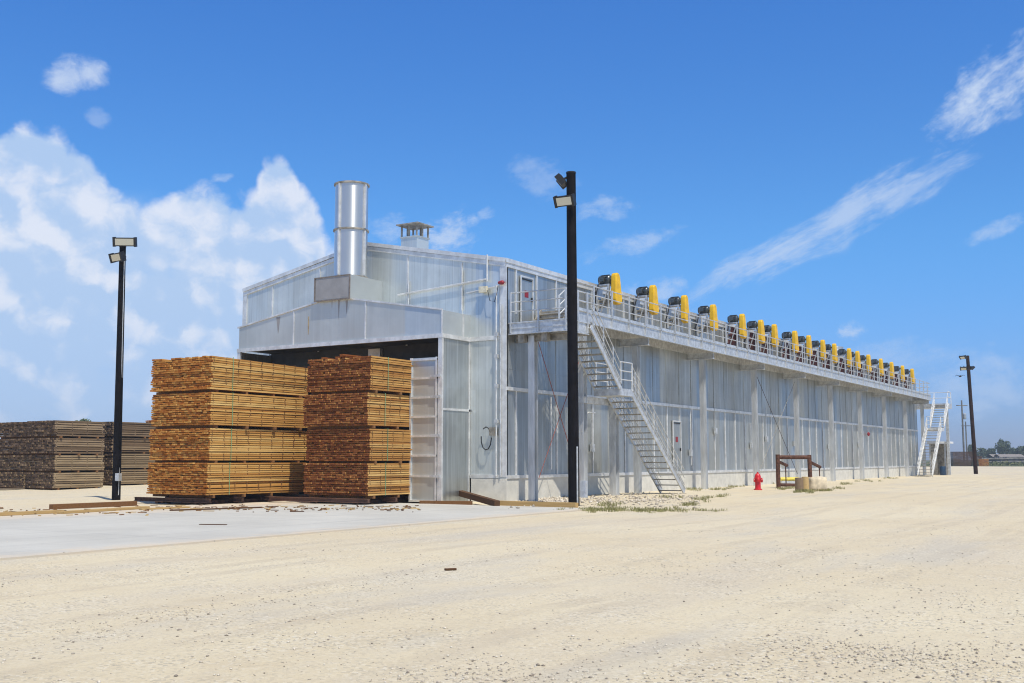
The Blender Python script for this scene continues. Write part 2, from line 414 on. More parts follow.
def mat_ground():
    m, bs = newmat('crushed_limestone_ground')
    tc = nd('ShaderNodeTexCoord').outputs['Object']
    lane = scaled(tc, .35, .06, 1)
    n0 = noise(tc, .12, 5, .6); n1 = noise(tc, 1.1, 6, .62); n2 = noise(tc, 9, 5, .65); n3 = noise(tc, 70, 4, .7); nl = noise(lane, 1, 5, .6)
    col = mixc(sstep(n0, .35, .7), (.63,.535,.37), (.685,.60,.43))
    col = mixc(sstep(nl, .45, .72)*.55, col, (.565,.50,.405))
    col = mixc(sstep(n1, .52, .74)*.35, col, (.55,.44,.29))
    col = mixc(sstep(n2, .56, .78)*.30, col, (.47,.42,.36))
    col = mixc(sstep(n3, .60, .74)*.55, col, (.33,.30,.27))
    col = mixc(sstep(n3, .42, .30)*.4, col, (.74,.69,.60))
    rut = noise(scaled(tc, 2.4, .11, 1), 1, 5, .6); n5 = noise(tc, 3.1, 6, .68)
    col = mixc(sstep(rut, .54, .72)*.30, col, (.50,.42,.32))
    col = mixc(sstep(n5, .56, .74)*.28, col, (.50,.45,.38))
    col = mixc(sstep(n5, .44, .28)*.30, col, (.72,.64,.50))
    sx_ = nd('ShaderNodeSeparateXYZ'); link(tc, sx_.inputs[0]); gx, gy = N(sx_.outputs[0]), N(sx_.outputs[1])
    brk = sstep(noise(tc, .5, 4, .6), .36, .62); rutm = None
    for x0, amp, fr, ph, tw in ((9.2,1.3,.05,.4,1.0),(11.6,1.0,.035,2.0,1.05),(15.2,2.2,.028,1.1,1.0),(7.2,.5,.06,3.0,.95),(18.0,1.6,.04,5.0,1.0)):
        t_ = gx - (N.m('SINE', gy*fr + ph)*amp + x0) + (n1-.5)*.12
        w_ = N.m('ABSOLUTE', N.m('ABSOLUTE', t_) - tw)
        q_ = sstep(w_, .26, .10); rutm = q_ if rutm is None else N.m('MAXIMUM', rutm, q_)
    rutm = rutm*brk
    col = mixc(rutm*.42, col, (.50,.425,.315))
    grey = sstep(noise(scaled(tc, .5, .13, 1, (3.1,8.2,0)), 1, 5, .62), .50, .68)
    col = mixc(grey*.45, col, (.50,.475,.425))
    vs_ = nd('ShaderNodeTexVoronoi', Scale=38.); link(tc, vs_.inputs['Vector']); sp_ = nd('ShaderNodeSeparateColor'); link(vs_.outputs['Color'], sp_.inputs[0])
    stone = N(sp_.outputs[0]); patch = sstep(noise(tc, .8, 5, .65), .40, .66)
    col = mixc(sstep(stone, .80, .86)*(patch*.55 + .18), col, (.36,.325,.27))
    col = mixc(sstep(stone, .22, .14)*(patch*.45 + .15), col, (.76,.71,.60))
    # a scrubby verge where the yard ends
    geo = nd('ShaderNodeSeparateXYZ'); link(tc, geo.inputs[0])
    far = sstep(N(geo.outputs[1]) + (n0-.5)*20, 196., 206.)
    col = mixc(far, col, (.10,.115,.05))
    link(col, bs.inputs['Base Color']); bs.inputs['Roughness'].default_value = .95; bs.inputs['Specular IOR Level'].default_value = .15
    vo = nd('ShaderNodeTexVoronoi', Scale=24.); link(tc, vo.inputs['Vector'])
    bump(n2*.5 + n3*.35 + n1*.8 + N(vo.outputs['Distance'])*.12 - rutm*.35, .6, .05, bs)
    return m
M['ground'] = mat_ground()
o = g.build('ground', M['ground']); tag(o, kind='structure')

def mat_slab():
    m, bs = newmat('pale_yard_concrete')
    tc = nd('ShaderNodeTexCoord').outputs['Object']
    n0 = noise(tc, .35, 6, .62); n1 = noise(tc, 2.2, 6, .6); n2 = noise(tc, 40, 3, .6); nl = noise(scaled(tc, .25, 1.3, 1), 1, 5, .6)
    sep = nd('ShaderNodeSeparateXYZ'); link(tc, sep.inputs[0])
    col = mixc(sstep(n0, .3, .7), (.48,.465,.42), (.56,.545,.495))
    col = mixc(sstep(n1, .55, .8)*.4, col, (.42,.42,.42))
    col = mixc(sstep(nl, .55, .75)*.30, col, (.64,.60,.53))
    col = mixc(sstep(n2, .62, .75)*.3, col, (.40,.38,.36))
    # dust blown over the edges of the slab
    e = N.m('MAXIMUM', sstep(N(sep.outputs[0]) + (n1-.5)*2.2 + (n0-.5)*1.5, 4.1, 5.2), sstep(N(sep.outputs[0])*-1. + (n0-.5)*3.5, 3.6, 6.6))
    col = mixc(e*.85, col, (.62,.53,.41))
    ty = noise(scaled(tc, 1.9, .10, 1), 1, 6, .65)
    col = mixc(sstep(ty, .54, .70)*.42, col, (.30,.30,.30))
    jt = N.m('ABSOLUTE', N.m('FRACT', N(sep.outputs[1])/6.1) - .5); jx = N.m('ABSOLUTE', N.m('FRACT', N(sep.outputs[0])/4.4 + .35) - .5)
    col = mixc(N.m('MAXIMUM', sstep(jt, .4955, .4985), sstep(jx, .494, .498))*.40, col, (.24,.23,.22))
    link(col, bs.inputs['Base Color']); bs.inputs['Roughness'].default_value = .85; bs.inputs['Specular IOR Level'].default_value = .25
    bump(n1*.3 + n2*.2, .25, .02, bs)
    return m
M['slab'] = mat_slab()
s = MB(); yy = -90
edge = []
# gently uneven front edge
ysl = [-90 + i*.75 for i in range(int((90-2.3)/.75)+1)] + [-2.3]
top = [(-8.2, y, .03) for y in ysl]; fr = [(5.0 + .05*mnoise.noise(Vector((y*.7,0,0))), y, .035) for y in ysl]
n = len(ysl)
s.add(top + fr, [(i, n+i, n+i+1, i+1) for i in range(n-1)], 0)
s.add(fr + [(p[0], p[1], -.15) for p in fr], [(i, n+i, n+i+1, i+1) for i in range(n-1)], 0)
s.add([top[-1], fr[-1], (fr[-1][0], -2.3, -.15), (-8.2, -2.3, -.15)], [(0,1,2,3)], 0)
tag(s.build('concrete_apron', M['slab']), kind='structure')

# ------------------------------------------------------------------ kiln building
K = empty('kiln_building', (0,0,0), label='long silver sheet metal drying kiln with gabled end, open doorway and exhaust chimney', cat='building')
W, LEN, EAVE, RIDGE, FT = 13.6, 69.9, 8.9, 10.22, .95
XM = -W/2
def pbuild(mb, name, mats, parent=K, **k): return mb.build(name, mats, parent, **k)

# stem wall
b = MB()
b.box(-1.5, .05, -.05, .2, -.3, FT-.06); b.box(-.2, .052, .2, LEN, -.3, FT-.06)
b.box(-W, -12.0, -.05, .2, -.3, FT-.06); b.box(-W-.05, -W+.2, .2, LEN, -.3, FT-.06); b.box(-W, 0, LEN-.2, LEN+.03, -.3, FT-.06)
pbuild(b, 'foundation', M['conc'])
# long wall (right) with battens and flashings
b = MB()
b.box(-.12, 0, .0, LEN, FT, EAVE-.02)
for z, h, d in ((4.17, .13, .07), (FT, .12, .09)):
    b.box(0.0, d, -.02, LEN, z-h/2, z+h/2, 1)
y = .62
while y < LEN-.4:
    w = .09
    b.box(.0, .035, y, y+w, FT+.06, 4.105, 1)
    b.box(.0, .02, y, y+.05, 4.235, 7.0, 0)
    b.box(.0, .035, y, y+w, 7.0, EAVE-.1, 1)
    y += 1.51
for z in (4.9, 5.6, 6.3): b.box(.0, .012, .2, LEN, z, z+.025, 0)
b.box(.0, .05, .0, LEN, EAVE-.22, EAVE-.03, 1)
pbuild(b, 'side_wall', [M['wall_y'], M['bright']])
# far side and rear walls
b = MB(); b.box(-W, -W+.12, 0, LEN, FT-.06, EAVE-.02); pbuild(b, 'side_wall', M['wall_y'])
def gable(name, y0, y1, hole, mats, battens):
    b = MB()
    xl, xr = -W, 0
    def quad(pts, mi=0):
        v = [(x, y0, z) for x, z in pts] + [(x, y1, z) for x, z in pts]; n = len(pts)
        b.add(v, [tuple(range(n)), tuple(range(n, 2*n))[::-1]] + [(i, (i+1)%n, n+(i+1)%n, n+i) for i in range(n)], mi)
    if hole:
        h0, h1, hz_ = hole
        quad([(xl,EAVE),(xl,hz_),(xr,hz_),(xr,EAVE),(XM,RIDGE)])
        quad([(xl,FT-.06),(h0,FT-.06),(h0,hz_),(xl,hz_)]); quad([(h1,FT-.06),(xr,FT-.06),(xr,hz_),(h1,hz_)])
    else:
        quad([(xl,FT-.06),(xr,FT-.06),(xr,EAVE),(XM,RIDGE),(xl,EAVE)])
    for x in battens:
        zt = EAVE + (RIDGE-EAVE)*(1-abs(x-XM)/(W/2)) - .25
        b.box(x-.035, x+.035, y0-.03, y0, 6.0, zt, 1)
    if battens:
        for sgn in (-1, 1):      # flashing under the rake
            a = (XM, y0-.03, RIDGE-.12); c = (XM+sgn*W/2, y0-.03, EAVE-.12)
            b.bar(a, c, .06, .16, mi=1)
        b.box(-.26, .04, y0-.04, y0, FT, EAVE-.1, 1); b.box(xl-.04, xl+.2, y0-.04, y0, FT, EAVE-.1, 1)
        b.box(-1.55, -.26, y0-.06, y0, 5.98, 6.14, 1); b.box(-1.55, -.26, y0-.06, y0, FT-.04, FT+.08, 1)
    return pbuild(b, name, mats)
gable('end_wall', 0, .12, (-12.0, -1.62, 6.4), [M['wall_x'], M['bright']], [-11.9,-9.2,-4.6,-2.0])
gable('end_wall', LEN-.12, LEN-.001, None, [M['wall_x'], M['bright']], [])
# roof
b = MB()
for sgn in (-1, 1):
    e = XM + sgn*(W/2+.03); ez = EAVE - .01
    v = [(XM,-.07,RIDGE+.02),(e,-.07,ez),(e,LEN+.12,ez),(XM,LEN+.12,RIDGE+.02)]
    v += [(x,y,z+.1) for x,y,z in v]
    b.add(v, [(0,1,2,3),(4,5,6,7),(0,1,5,4),(1,2,6,5),(2,3,7,6)])
rf = pbuild(b, 'roof', M['roof'])
b = MB()
for sgn in (-1,1):
    a = Vector((XM, -.085, RIDGE+.06)); c = Vector((XM+sgn*(W/2+.03), -.085, EAVE+.03)); b.bar(a, c, .025, .15)
b.bar((.06, -.09, EAVE+.02), (.06, LEN, EAVE+.02), .04, .16)
b.build('roof_flashing', M['bright'], rf)
# hood over the doors
HX0, HX1, HY, HZ0, HZ1, HZM = -11.95, -1.6, -1.8, 6.1, 6.98, 7.86
b = MB(); hp = [(HX0,HZ0),(HX1,HZ0),(HX1,HZ1),(XM,HZM),(HX0,HZ1)]
v = [(x,HY,z) for x,z in hp] + [(x,-.002,z) for x,z in hp]
b.add(v, [(0,1,2,3,4)] + [(i,(i+1)%5,5+(i+1)%5,5+i) for i in range(1,5)])
for x in (-8.9, -5.2): b.box(x-.03, x+.03, HY-.02, HY, HZ0, HZ1 + (HZM-HZ1)*(1-abs(x-XM)/(HX1-XM)) - .03, 1)
b.box(HX1-.04, HX1+.03, HY-.025, HY, HZ0, HZ1, 1); b.box(HX1, HX1+.02, -.5, -.42, HZ0, HZ1, 1)
hood = pbuild(b, 'hood', [M['hood'], M['bright']])
b = MB(); b.box(HX0-.05, HX1+.05, HY-.06, HY+.06, HZ0-.13, HZ0+.02); b.box(HX1-.03, HX1+.06, HY+.06, -.01, HZ0-.13, HZ0+.02)
for sgn in (-1,1): b.bar((XM, HY-.02, HZM+.02), (XM+sgn*(HX1-XM+.02), HY-.02, HZ1+.02), .05, .06)
b.build('hood_trim', M['bright'], hood)
random.seed(3)
for x, w, L in ((-9.75,.22,.7),(-6.55,.10,.8),(-6.15,.12,.55),(-6.9,.05,.4)):     # drip stains run down from the seam
    zt = HZ1 + (HZM-HZ1)*(1-abs(x-XM)/(HX1-XM)) - .06
    b = MB(); b.add([(x-w/2,HY-.004,zt),(x+w/2,HY-.004,zt),(x+w*.18,HY-.004,zt-L*.8),(x+.01,HY-.004,zt-L),(x-w*.12,HY-.004,zt-L*.75)], [(0,1,2,3,4)])
    b.build('drip_stain', M['dull'], hood)
b = MB(); b.add([(-8.13,HY-.004,7.2),(-8.08,HY-.004,7.2),(-8.07,HY-.004,6.9),(-8.09,HY-.004,6.5),(-8.12,HY-.004,6.45),(-8.14,HY-.004,6.8)],[(0,1,2,3,4,5)]); b.build('rust_streak', mat_plain('rust_streak', (.46,.36,.22), .8), hood)
# hood side walls reach the ground
b = MB()
b.box(HX1-.08, HX1, HY+.06, 0, 0, HZ0-.13, 0)
b.box(HX1-.14, HX1+.035, HY-.04, HY+.06, 0, HZ0-.13, 1); b.box(HX1, HX1+.03, -.1, -.02, .0, HZ0-.13, 1); b.box(HX1, HX1+.03, HY+.06, -.02, 3.35, 3.43, 1)
pbuild(b, 'vestibule_wall', [M['wall_y'], M['bright']])
b = MB(); b.box(HX0, HX0+.08, HY+.06, 0, 0, HZ0-.13, 0); b.box(HX0-.03, HX0+.14, HY-.04, HY+.06, 0, HZ0-.13, 1)
pbuild(b, 'vestibule_wall', [M['wall_y'], M['bright']])
# dark inside: baffles, ceiling, tunnel walls
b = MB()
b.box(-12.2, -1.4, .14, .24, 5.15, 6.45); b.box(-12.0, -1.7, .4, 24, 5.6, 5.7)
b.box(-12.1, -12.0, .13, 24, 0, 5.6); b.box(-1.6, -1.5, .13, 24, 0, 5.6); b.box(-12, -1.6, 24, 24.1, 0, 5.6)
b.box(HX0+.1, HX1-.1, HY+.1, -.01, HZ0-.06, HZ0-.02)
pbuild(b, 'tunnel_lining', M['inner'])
b = MB(); b.box(-6.86, -6.24, .72, .95, 0, 5.0); b.box(-6.5,-5.9,-.06,.13,4.6,5.96); pbuild(b, 'door_post', M['bright'])
# open door leaf in the mouth of the hood
b = MB(); x0, x1 = -2.98, -1.80
b.box(x0, x1, HY+.0, HY+.06, .06, 5.27, 0)
for i, z in enumerate([.1,.98,1.72,2.42,3.12,3.82,4.52,5.2]): b.box(x0-.02, x1+.02, HY-.06, HY, z-.035, z+.035, 1)
b.box(x0-.03, x0+.05, HY-.05, HY+.07, .05, 5.28, 1); b.box(x1-.05, x1+.02, HY-.05, HY+.07, .05, 5.28, 1)
dl = pbuild(b, 'kiln_door', [M['hood'], M['bright'], M['galv_dull']])
for z in (1.0, 2.45, 3.85, 4.6):
    b = MB(); b.box(x1-.25, x1+.18, HY-.09, HY-.052, z-.06, z+.03); b.build('hinge', M['galv'], dl)
# duct box and chimney
CX, CY = -6.72, -.95
b = MB(); b.box(-7.66, -5.86, -1.96, -.004, 7.72, 8.66)
du = pbuild(b, 'duct_box', M['hood'])
b = MB(); b.box(-7.61, -5.91, -1.975, -1.962, 7.78, 8.60); b.build('duct_panel', M['dull'], du)
b = MB()
for (xa,xb,za,zb) in ((-7.68,-5.84,7.71,7.76),(-7.68,-5.84,8.62,8.67),(-7.68,-7.63,7.76,8.62),(-5.89,-5.84,7.76,8.62)): b.box(xa,xb,-1.99,-1.958,za,zb)
b.build('duct_frame', mat_plain('rusty_frame', (.25,.22,.20), .7, .3), du)
b = MB(); R = .655
b.lathe([(R,8.69),(R,10.58),(R,10.62),(R,12.50),(R-.04,12.50)], (CX,CY,0), 48)
ch = pbuild(b, 'chimney', M['stack'])
for z in (8.72, 10.62, 12.48):
    b = MB(); b.lathe([(R,z-.03),(R+.055,z-.03),(R+.055,z+.03),(R,z+.03)], (CX,CY,0), 48); b.build('flange', M['galv_dull'], ch)
for a in (-93, 1, 88, 178):
    aa = rad(a)
    x, y = CX + math.cos(aa)*(R+.03), CY + math.sin(aa)*(R+.03)
    for z0, z1 in ((8.77,10.57),(10.67,12.43)):
        b = MB(); b.obox((x,y,(z0+z1)/2), Vector((math.cos(aa),math.sin(aa),0))*.045, Vector((-math.sin(aa),math.cos(aa),0))*.03, (0,0,(z1-z0)/2)); b.build('rib', M['bright'], ch)
# ridge vent
VX, VY = -6.56, 3.0
b = MB(); b.box(VX-.42,VX+.42,VY-.42,VY+.42,9.9,11.0); b.box(VX-.46,VX+.46,VY-.46,VY+.46,10.98,11.03)
vt = pbuild(b, 'roof_vent', M['wall_x'])
b = MB(); 
v = [(VX-.58,VY-.58,11.57),(VX+.58,VY-.58,11.57),(VX+.58,VY+.58,11.57),(VX-.58,VY+.58,11.57),(VX,VY,11.70)]
b.add(v + [(p[0],p[1],p[2]-.05) for p in v[:4]], [(0,1,4),(1,2,4),(2,3,4),(3,0,4),(5,8,7,6),(0,1,6,5),(1,2,7,6),(2,3,8,7),(3,0,5,8)])
b.build('vent_cap', M['galv_dull'], vt)
for dx in (-.4,0,.4):
    for dy in (-.4,0,.4):
        if dx == 0 and dy == 0: continue
        b = MB(); b.box(VX+dx-.03,VX+dx+.03,VY+dy-.03,VY+dy+.03,11.03,11.56); b.build('vent_post', M['galv_dull'], vt)
# small shiny stack far along the ridge
b = MB(); b.lathe([(.75,9.8),(.75,11.9),(.8,11.9),(.8,12.0),(.72,12.0)], (-6.6,73.5-6,0), 32)
pbuild(b, 'chimney', M['stack'])
# doors
def door(y0, y1, z0, z1):
    b = MB(); b.box(.036, .06, y0+.06, y1-.06, z0, z1-.06); d = pbuild(b, 'access_door', M['wall_y'])
    b = MB(); b.box(.036,.085,y0,y0+.06,z0,z1); b.box(.036,.085,y1-.06,y1,z0,z1); b.box(.036,.085,y0+.06,y1-.06,z1-.06,z1); b.build('door_frame', M['bright'], d)
    ym = (y0+y1)/2; zm = z0 + (z1-z0)*.57
    b = MB(); b.box(.061,.067,ym-.17,ym+.1,zm,zm+.26); b.build('door_sign', M['signred'], d)
    b = MB(); b.box(.061,.10,y1-.16,y1-.1,z0+.95,z0+1.1); b.build('door_handle', M['black'], d)
    b = MB(); b.bar((.075,y0+.1,z1-.12),(.075,y1-.12,z1-.13),.02,.05); b.build('door_closer', M['black'], d)
    return d
door(.92, 1.84, 6.63, 8.5); door(14.8, 15.78, 1.03, 3.45); 
# conduits and little boxes on the end wall
def pipe(pts, r=.03, m='bright'):
    return pbuild(MB().tube(pts, r, 8), 'conduit', M[m])
pipe([(-5.0,-.10,8.02),(-.78,-.10,8.28)], .035)
pipe([(-.78,-.10,8.2),(-.78,-.10,9.2)], .035)
pipe([(-1.75,-.08,7.83),(-.28,-.08,7.98),(-.02,-.1,8.05)], .02)
pipe([(-4.5,-.06,7.3),(-4.5,-.06,8.55)], .03); pipe([(-1.95,-.06,7.2),(-1.95,-.06,8.75)], .03)
pipe([(-.35,-.12,.98),(-.35,-.12,8.0)], .03); pipe([(-.18,-.10,1.0),(-.18,-.10,7.3)], .025, 'galv')
b = MB(); b.box(-1.08,-.74,-.22,-.1,7.77,8.0); pbuild(b, 'junction_box', M['cream'])
b = MB(); b.lathe([(.05,-.12),(.08,0),(.08,.08),(.04,.12)], (-.12,-.15,8.08), 16, axis='x'); pbuild(b, 'alarm_horn', M['signred'])
pts = [Vector((-.72,-.15,7.85)), Vector((-.62,-.16,7.45)), Vector((-.42,-.15,7.38)), Vector((-.32,-.14,7.7)), Vector((-.28,-.12,7.95))]
pipe(pts, .012, 'black')
b = MB(); b.box(-.62,-.40,-.2,-.07,2.45,2.75); pbuild(b, 'junction_box', M['galv_dull'])
pts = [(-.60+.25*math.sin(t)*.9-.15, -.18, 2.35+.42*math.cos(t)) for t in [i*.55-.6 for i in range(11)]]
pipe(pts, .022, 'black')
for z in (6.1, 4.2, 2.9, 5.3): 
    b = MB(); b.box(-.42,-.28,-.16,-.06,z,z+.14); pbuild(b, 'junction_box', M['galv'])
# fittings along the long wall
random.seed(21)
for y, z in ((6.5,1.9),(10.2,2.6),(16.9,1.75),(20.2,2.9),(25.6,2.2),(28.2,2.6),(33.5,2.4),(41,2.3),(49,2.5),(57,2.2)):
    b = MB(); b.box(.04,.16,y-.12,y+.12,z,z+.32); pbuild(b, 'junction_box', M['galv'])
    pipe([(.08,y,z+.32),(.08,y,z+1.2+random.random())], .02, 'galv')
pipe([(.10,16.9,1.3),(.10,16.9,4.0)], .03, 'bright')
pipe([(.10,3.1,1.2),(.10,3.1,4.0)], .03, 'bright'); pipe([(.10,5.9,1.5),(.10,5.9,3.4),(.25,5.9,3.5),(.25,6.5,3.5)], .025, 'galv')
b = MB(); b.lathe([(.05,0),(.15,.06),(.15,.14),(.06,.2)], (.05,51.6,3.5), 16, axis='x'); pbuild(b, 'alarm_horn', M['signred'])

# ------------------------------------------------------------------ elevated walkway
WK = empty('elevated_walkway', (0,0,0), label='long railed steel walkway under the yellow fan guards on the kiln side', cat='walkway')
FX, WZ0, WZ1 = 1.45, 6.84, 7.30
PX, PZ0, PZ1, PY0, PY1 = 2.5, 6.15, 6.60, .12, 1.72
WY0, WY1 = 2.3, 69.0
def wb(mb, name, mats, parent=WK, **k): return mb.build(name, mats, parent, **k)
b = MB(); b.box(.06, FX-.07, WY0, WY1, WZ1-.1, WZ1-.04); 
wb(b, 'deck', M['galv_dull'])
b = MB(); b.box(FX-.06, FX, WY0, WY1, WZ0, WZ1); b.box(FX, FX+.05, WY0, WY1, WZ0, WZ0+.04); b.box(FX, FX+.05, WY0, WY1, WZ1-.03, WZ1+.01); b.box(FX-.03,FX-.01,WY0,WY1,WZ1,WZ1+.12)
b.box(.0, .05, WY0, WY1, WZ0, WZ1-.11); b.box(.05,FX-.06,WY1-.06,WY1,WZ0,WZ1-.11); b.box(.05,FX-.06,WY0,WY0+.06,WZ0,WZ1-.11)
wb(b, 'fascia_beam', M['galv'])
b = MB(); b.box(.04, PX-.08, PY0+.07, PY1-.06, PZ1-.1, PZ1-.03); wb(b, 'landing_deck', M['galv_dull'])
b = MB(); b.box(.04,PX,PY0,PY0+.06,PZ0,PZ1); b.box(PX-.06,PX,PY0+.06,PY1,PZ0,PZ1); b.box(.04,PX-.06,PY1-.06,PY1,PZ0,PZ1)
b.box(.04,PX+.04,PY0-.04,PY0,PZ0,PZ0+.04); b.box(.04,PX+.04,PY0-.04,PY0,PZ1-.04,PZ1); b.box(.04,PX+.04,PY0-.025,PY0,PZ0+.2,PZ0+.225)
b.box(PX,PX+.04,PY0,PY1,PZ0,PZ0+.04); b.box(PX,PX+.04,PY0,PY1,PZ1-.04,PZ1)
wb(b, 'landing_beam', M['galv'])
# columns, brackets
colm = MB(); colm.box(-.13,.13,-.13,-.115,0,1); colm.box(-.13,.13,.115,.13,0,1); colm.box(-.02,.02,-.115,.115,0,1); 
cm = colm.mesh('support_column'); cm.materials.append(M['galv'])
br = MB(); br.box(.0, FX-.06, -.09, .09, WZ0-.32, WZ0-.29); br.box(.0,FX-.06,-.09,.09,WZ0-.02,WZ0-.002); br.box(.0,FX-.06,-.02,.02,WZ0-.29,WZ0-.02)
bme = br.mesh('bracket_beam'); bme.materials.append(M['galv'])
CYS = [.62, 9.35, 16.9, 24.35, 31.8, 39.3, 46.8, 54.2, 61.5, 68.4]
for i, y in enumerate(CYS):
    top = PZ0-.03 if i == 0 else WZ0-.322
    c = bpy.data.objects.new('support_column', cm); COL.objects.link(c); c.parent = WK
    z0 = gz(.8, y) - .05
    c.location = (.78, y, z0); c.scale = (1,1,top-z0)
    if i: 
        q = bpy.data.objects.new('bracket_beam', bme); COL.objects.link(q); q.parent = WK; q.location = (0,y,0)
for y in []:
    q = bpy.data.objects.new('bracket_beam', bme); COL.objects.link(q); q.parent = WK; q.location = (0,y,0)
b = MB(); b.box(.05,PX-.3,.6,.78,PZ0-.24,PZ0-.005); wb(b, 'bracket_beam', M['galv_dull'])
for x in (.5, 1.5): 
    b = MB(); b.box(x-.12,x+.12,PY0+.1,PY0+.34,PZ0-.3,PZ0-.004); wb(b, 'bracket_beam', M['galv_dull'])
for x, y, zt in ((1.3, 3.4, 6.56), (1.3, 6.1, 3.98)):
    c = bpy.data.objects.new('support_column', cm); COL.objects.link(c); c.parent = WK
    z0 = gz(x, y) - .05; c.location = (x, y, z0); c.scale = (1.15,1.15,zt-z0)
# cross bracing
for a, c, m in (((.85,.9,5.9),(1.25,3.3,.7),'rod'), ((1.25,3.3,5.4),(.85,.9,.9),'rod'), ((.8,24.5,6.4),(.8,31.6,.7),'cart'), ((.8,31.6,6.3),(.8,24.5,.7),'galv_dull')):
    wb(MB().tube([a, c], .014, 6), 'brace_rod', M[m])
# railings
def rails(mb, a, b, zs, r=.024):
    for z in zs: mb.tube([(a[0],a[1],z),(b[0],b[1],z)], r, 6)
b = MB(); rails(b, (FX-.03,WY0+.2), (FX-.03,WY1), (WZ1+1.1, WZ1+.75, WZ1+.4)); rails(b,(.2,WY1-.03),(FX-.03,WY1-.03),(WZ1+1.1,WZ1+.75,WZ1+.4))
wb(b, 'guard_rail', M['galv'])
b = MB(); zs = (PZ1+1.1, PZ1+.75, PZ1+.4)
rails(b, (.1,PY0+.03), (PX-.03,PY0+.03), zs); rails(b, (PX-.03,PY0+.03), (PX-.03,PY1), zs); wb(b, 'guard_rail', M['galv'])
pm = MB().box(-.025,.025,-.03,.03,0,1).mesh('rail_post'); pm.materials.append(M['galv'])
def post(x, y, z0, z1):
    p = bpy.data.objects.new('rail_post', pm); COL.objects.link(p); p.parent = WK; p.location = (x,y,z0); p.scale = (1,1,z1-z0)
y = WY0+.25
while y < WY1:
    post(FX+.025, y, WZ0+.06, WZ1+1.12); y += 1.585
for x in (.14, 1.32): post(x, PY0-.02, PZ0+.06, PZ1+1.12)
post(PX-.03, PY0-.03, PZ0+.06, PZ1+1.12); post(PX+.03, PY1-.1, PZ0+.06, PZ1+1.12); post(PX+.03,.9,PZ0+.06,PZ1+1.12)
# short flight from the landing up to the walkway
b = MB()
for i in range(3): b.box(.15, FX-.1, PY1+.02+i*.2, PY1+.2+i*.2, PZ1+.14+i*.18, PZ1+.18+i*.18)
for x in (.12, FX-.06): b.bar((x,PY1-.05,PZ1-.02),(x,WY0+.1,WZ1-.03),.04,.22)
wb(b, 'step_flight', M['galv_dull'])
for x in (FX-.03,):
    b = MB()
    for dz in (1.08,.72,.38): b.tube([(x,PY1-.25,PZ1+dz),(x,WY0+.3,WZ1+dz)], .024, 6)
    b.box(x-.03,x+.03,PY1-.3,PY1-.24,PZ1,PZ1+1.1)
    wb(b, 'step_rail', M['bright'])

# ------------------------------------------------------------------ staircases
def staircase(label, y_top, z_top, y_l0, y_l1, z_l, y_foot, x0, x1, m='galv', far=False):
    t = empty('metal_staircase', ((x0+x1)/2, y_foot, .1), label=label, cat='staircase', group='outside metal staircases of the kiln walkway')
    ox, oy, oz = (x0+x1)/2, y_foot, .1
    def P(x,y,z): return Vector((x-ox, y-oy, z-oz))
    zf = gz(x1, y_foot)
    flights = [((y_top,z_top-.02),(y_l0,z_l),10), ((y_l1,z_l-.05),(y_foot,zf+.02),17)]
    for (ya,za),(yb,zb),n in flights:
        d = Vector((0, yb-ya, zb-za)).normalized()
        for x in (x0, x1):
            b = MB(); b.bar(P(x,ya,za-.08), P(x,yb,zb+.06), .05, .27); b.bar(P(x,ya,za+.05), P(x,yb,zb+.19), .1, .025); b.build('stringer', M[m], t)
        tm = None
        for i in range(n):
            f = (i+.6)/n; y = ya + (yb-ya)*f; z = za + (zb-za)*f
            if tm is None:
                o = MB().box(-(x1-x0)/2+.03,(x1-x0)/2-.03,-.13,.13,-.02,.02).build('tread', M['galv_dull'], t); tm = o.data
            else: 
                o = bpy.data.objects.new('tread', tm); COL.objects.link(o); o.parent = t
            o.location = P((x0+x1)/2, y, z)
        for x in (x0, x1):
            b = MB()
            for dz in (1.0, .66, .36): b.tube([P(x,ya,za+dz), P(x,yb,zb+dz)], .022, 6)
            k = 3 if n < 12 else 5
            for i in range(k):
                f = (i+.25)/k; y = ya+(yb-ya)*f; z = za+(zb-za)*f; q = P(x,y,z); b.box(q.x-.022,q.x+.022,q.y-.022,q.y+.022,q.z,q.z+1.0)
            b.build('handrail', M[m], t)
    b = MB(); q0 = P(x0-.03, y_l0-.05, z_l); q1 = P(x1+.03, y_l1+.1, z_l)
    b.box(q0.x,q1.x,min(q0.y,q1.y),max(q0.y,q1.y),q0.z-.26,q0.z+.01); b.build('landing', M[m], t)
    for x in (x0, x1):
        b = MB()
        for dz in (1.05,.7,.36): b.tube([P(x,y_l0,z_l+dz), P(x,y_l1,z_l+dz)], .022, 6)
        for y in (y_l0+.04*(1 if y_l1>y_l0 else -1), y_l1):
            q = P(x,y,z_l); b.box(q.x-.025,q.x+.025,q.y-.025,q.y+.025,q.z,q.z+1.07)
        b.build('landing_rail', M['bright'], t)
    return t, P
t, P = staircase('grey two flight steel staircase with railings beside the nearest dark pole', PY1+.04, PZ1, 4.12, 5.15, 4.30, 10.15, 1.52, 2.6)
b = MB(); q0, q1 = P(1.2,3.2,3.75), P(1.42,6.35,4.0); b.box(q0.x,q1.x,q0.y,q1.y,q0.z,q1.z); b.build('support_beam', M['galv'], t)
t2, P = staircase('distant pale two flight staircase at the far end of the kiln', 70.4, 6.6, 68.0, 66.7, 4.3, 62.0, 1.5, 2.66, 'bright')
b = MB(); q0, q1 = P(-1.6,70.3,6.2), P(2.7,72.0,6.62); b.box(q0.x,q1.x,q0.y,q1.y,q0.z,q1.z); b.build('top_landing', M['galv'], t2)
b = MB()
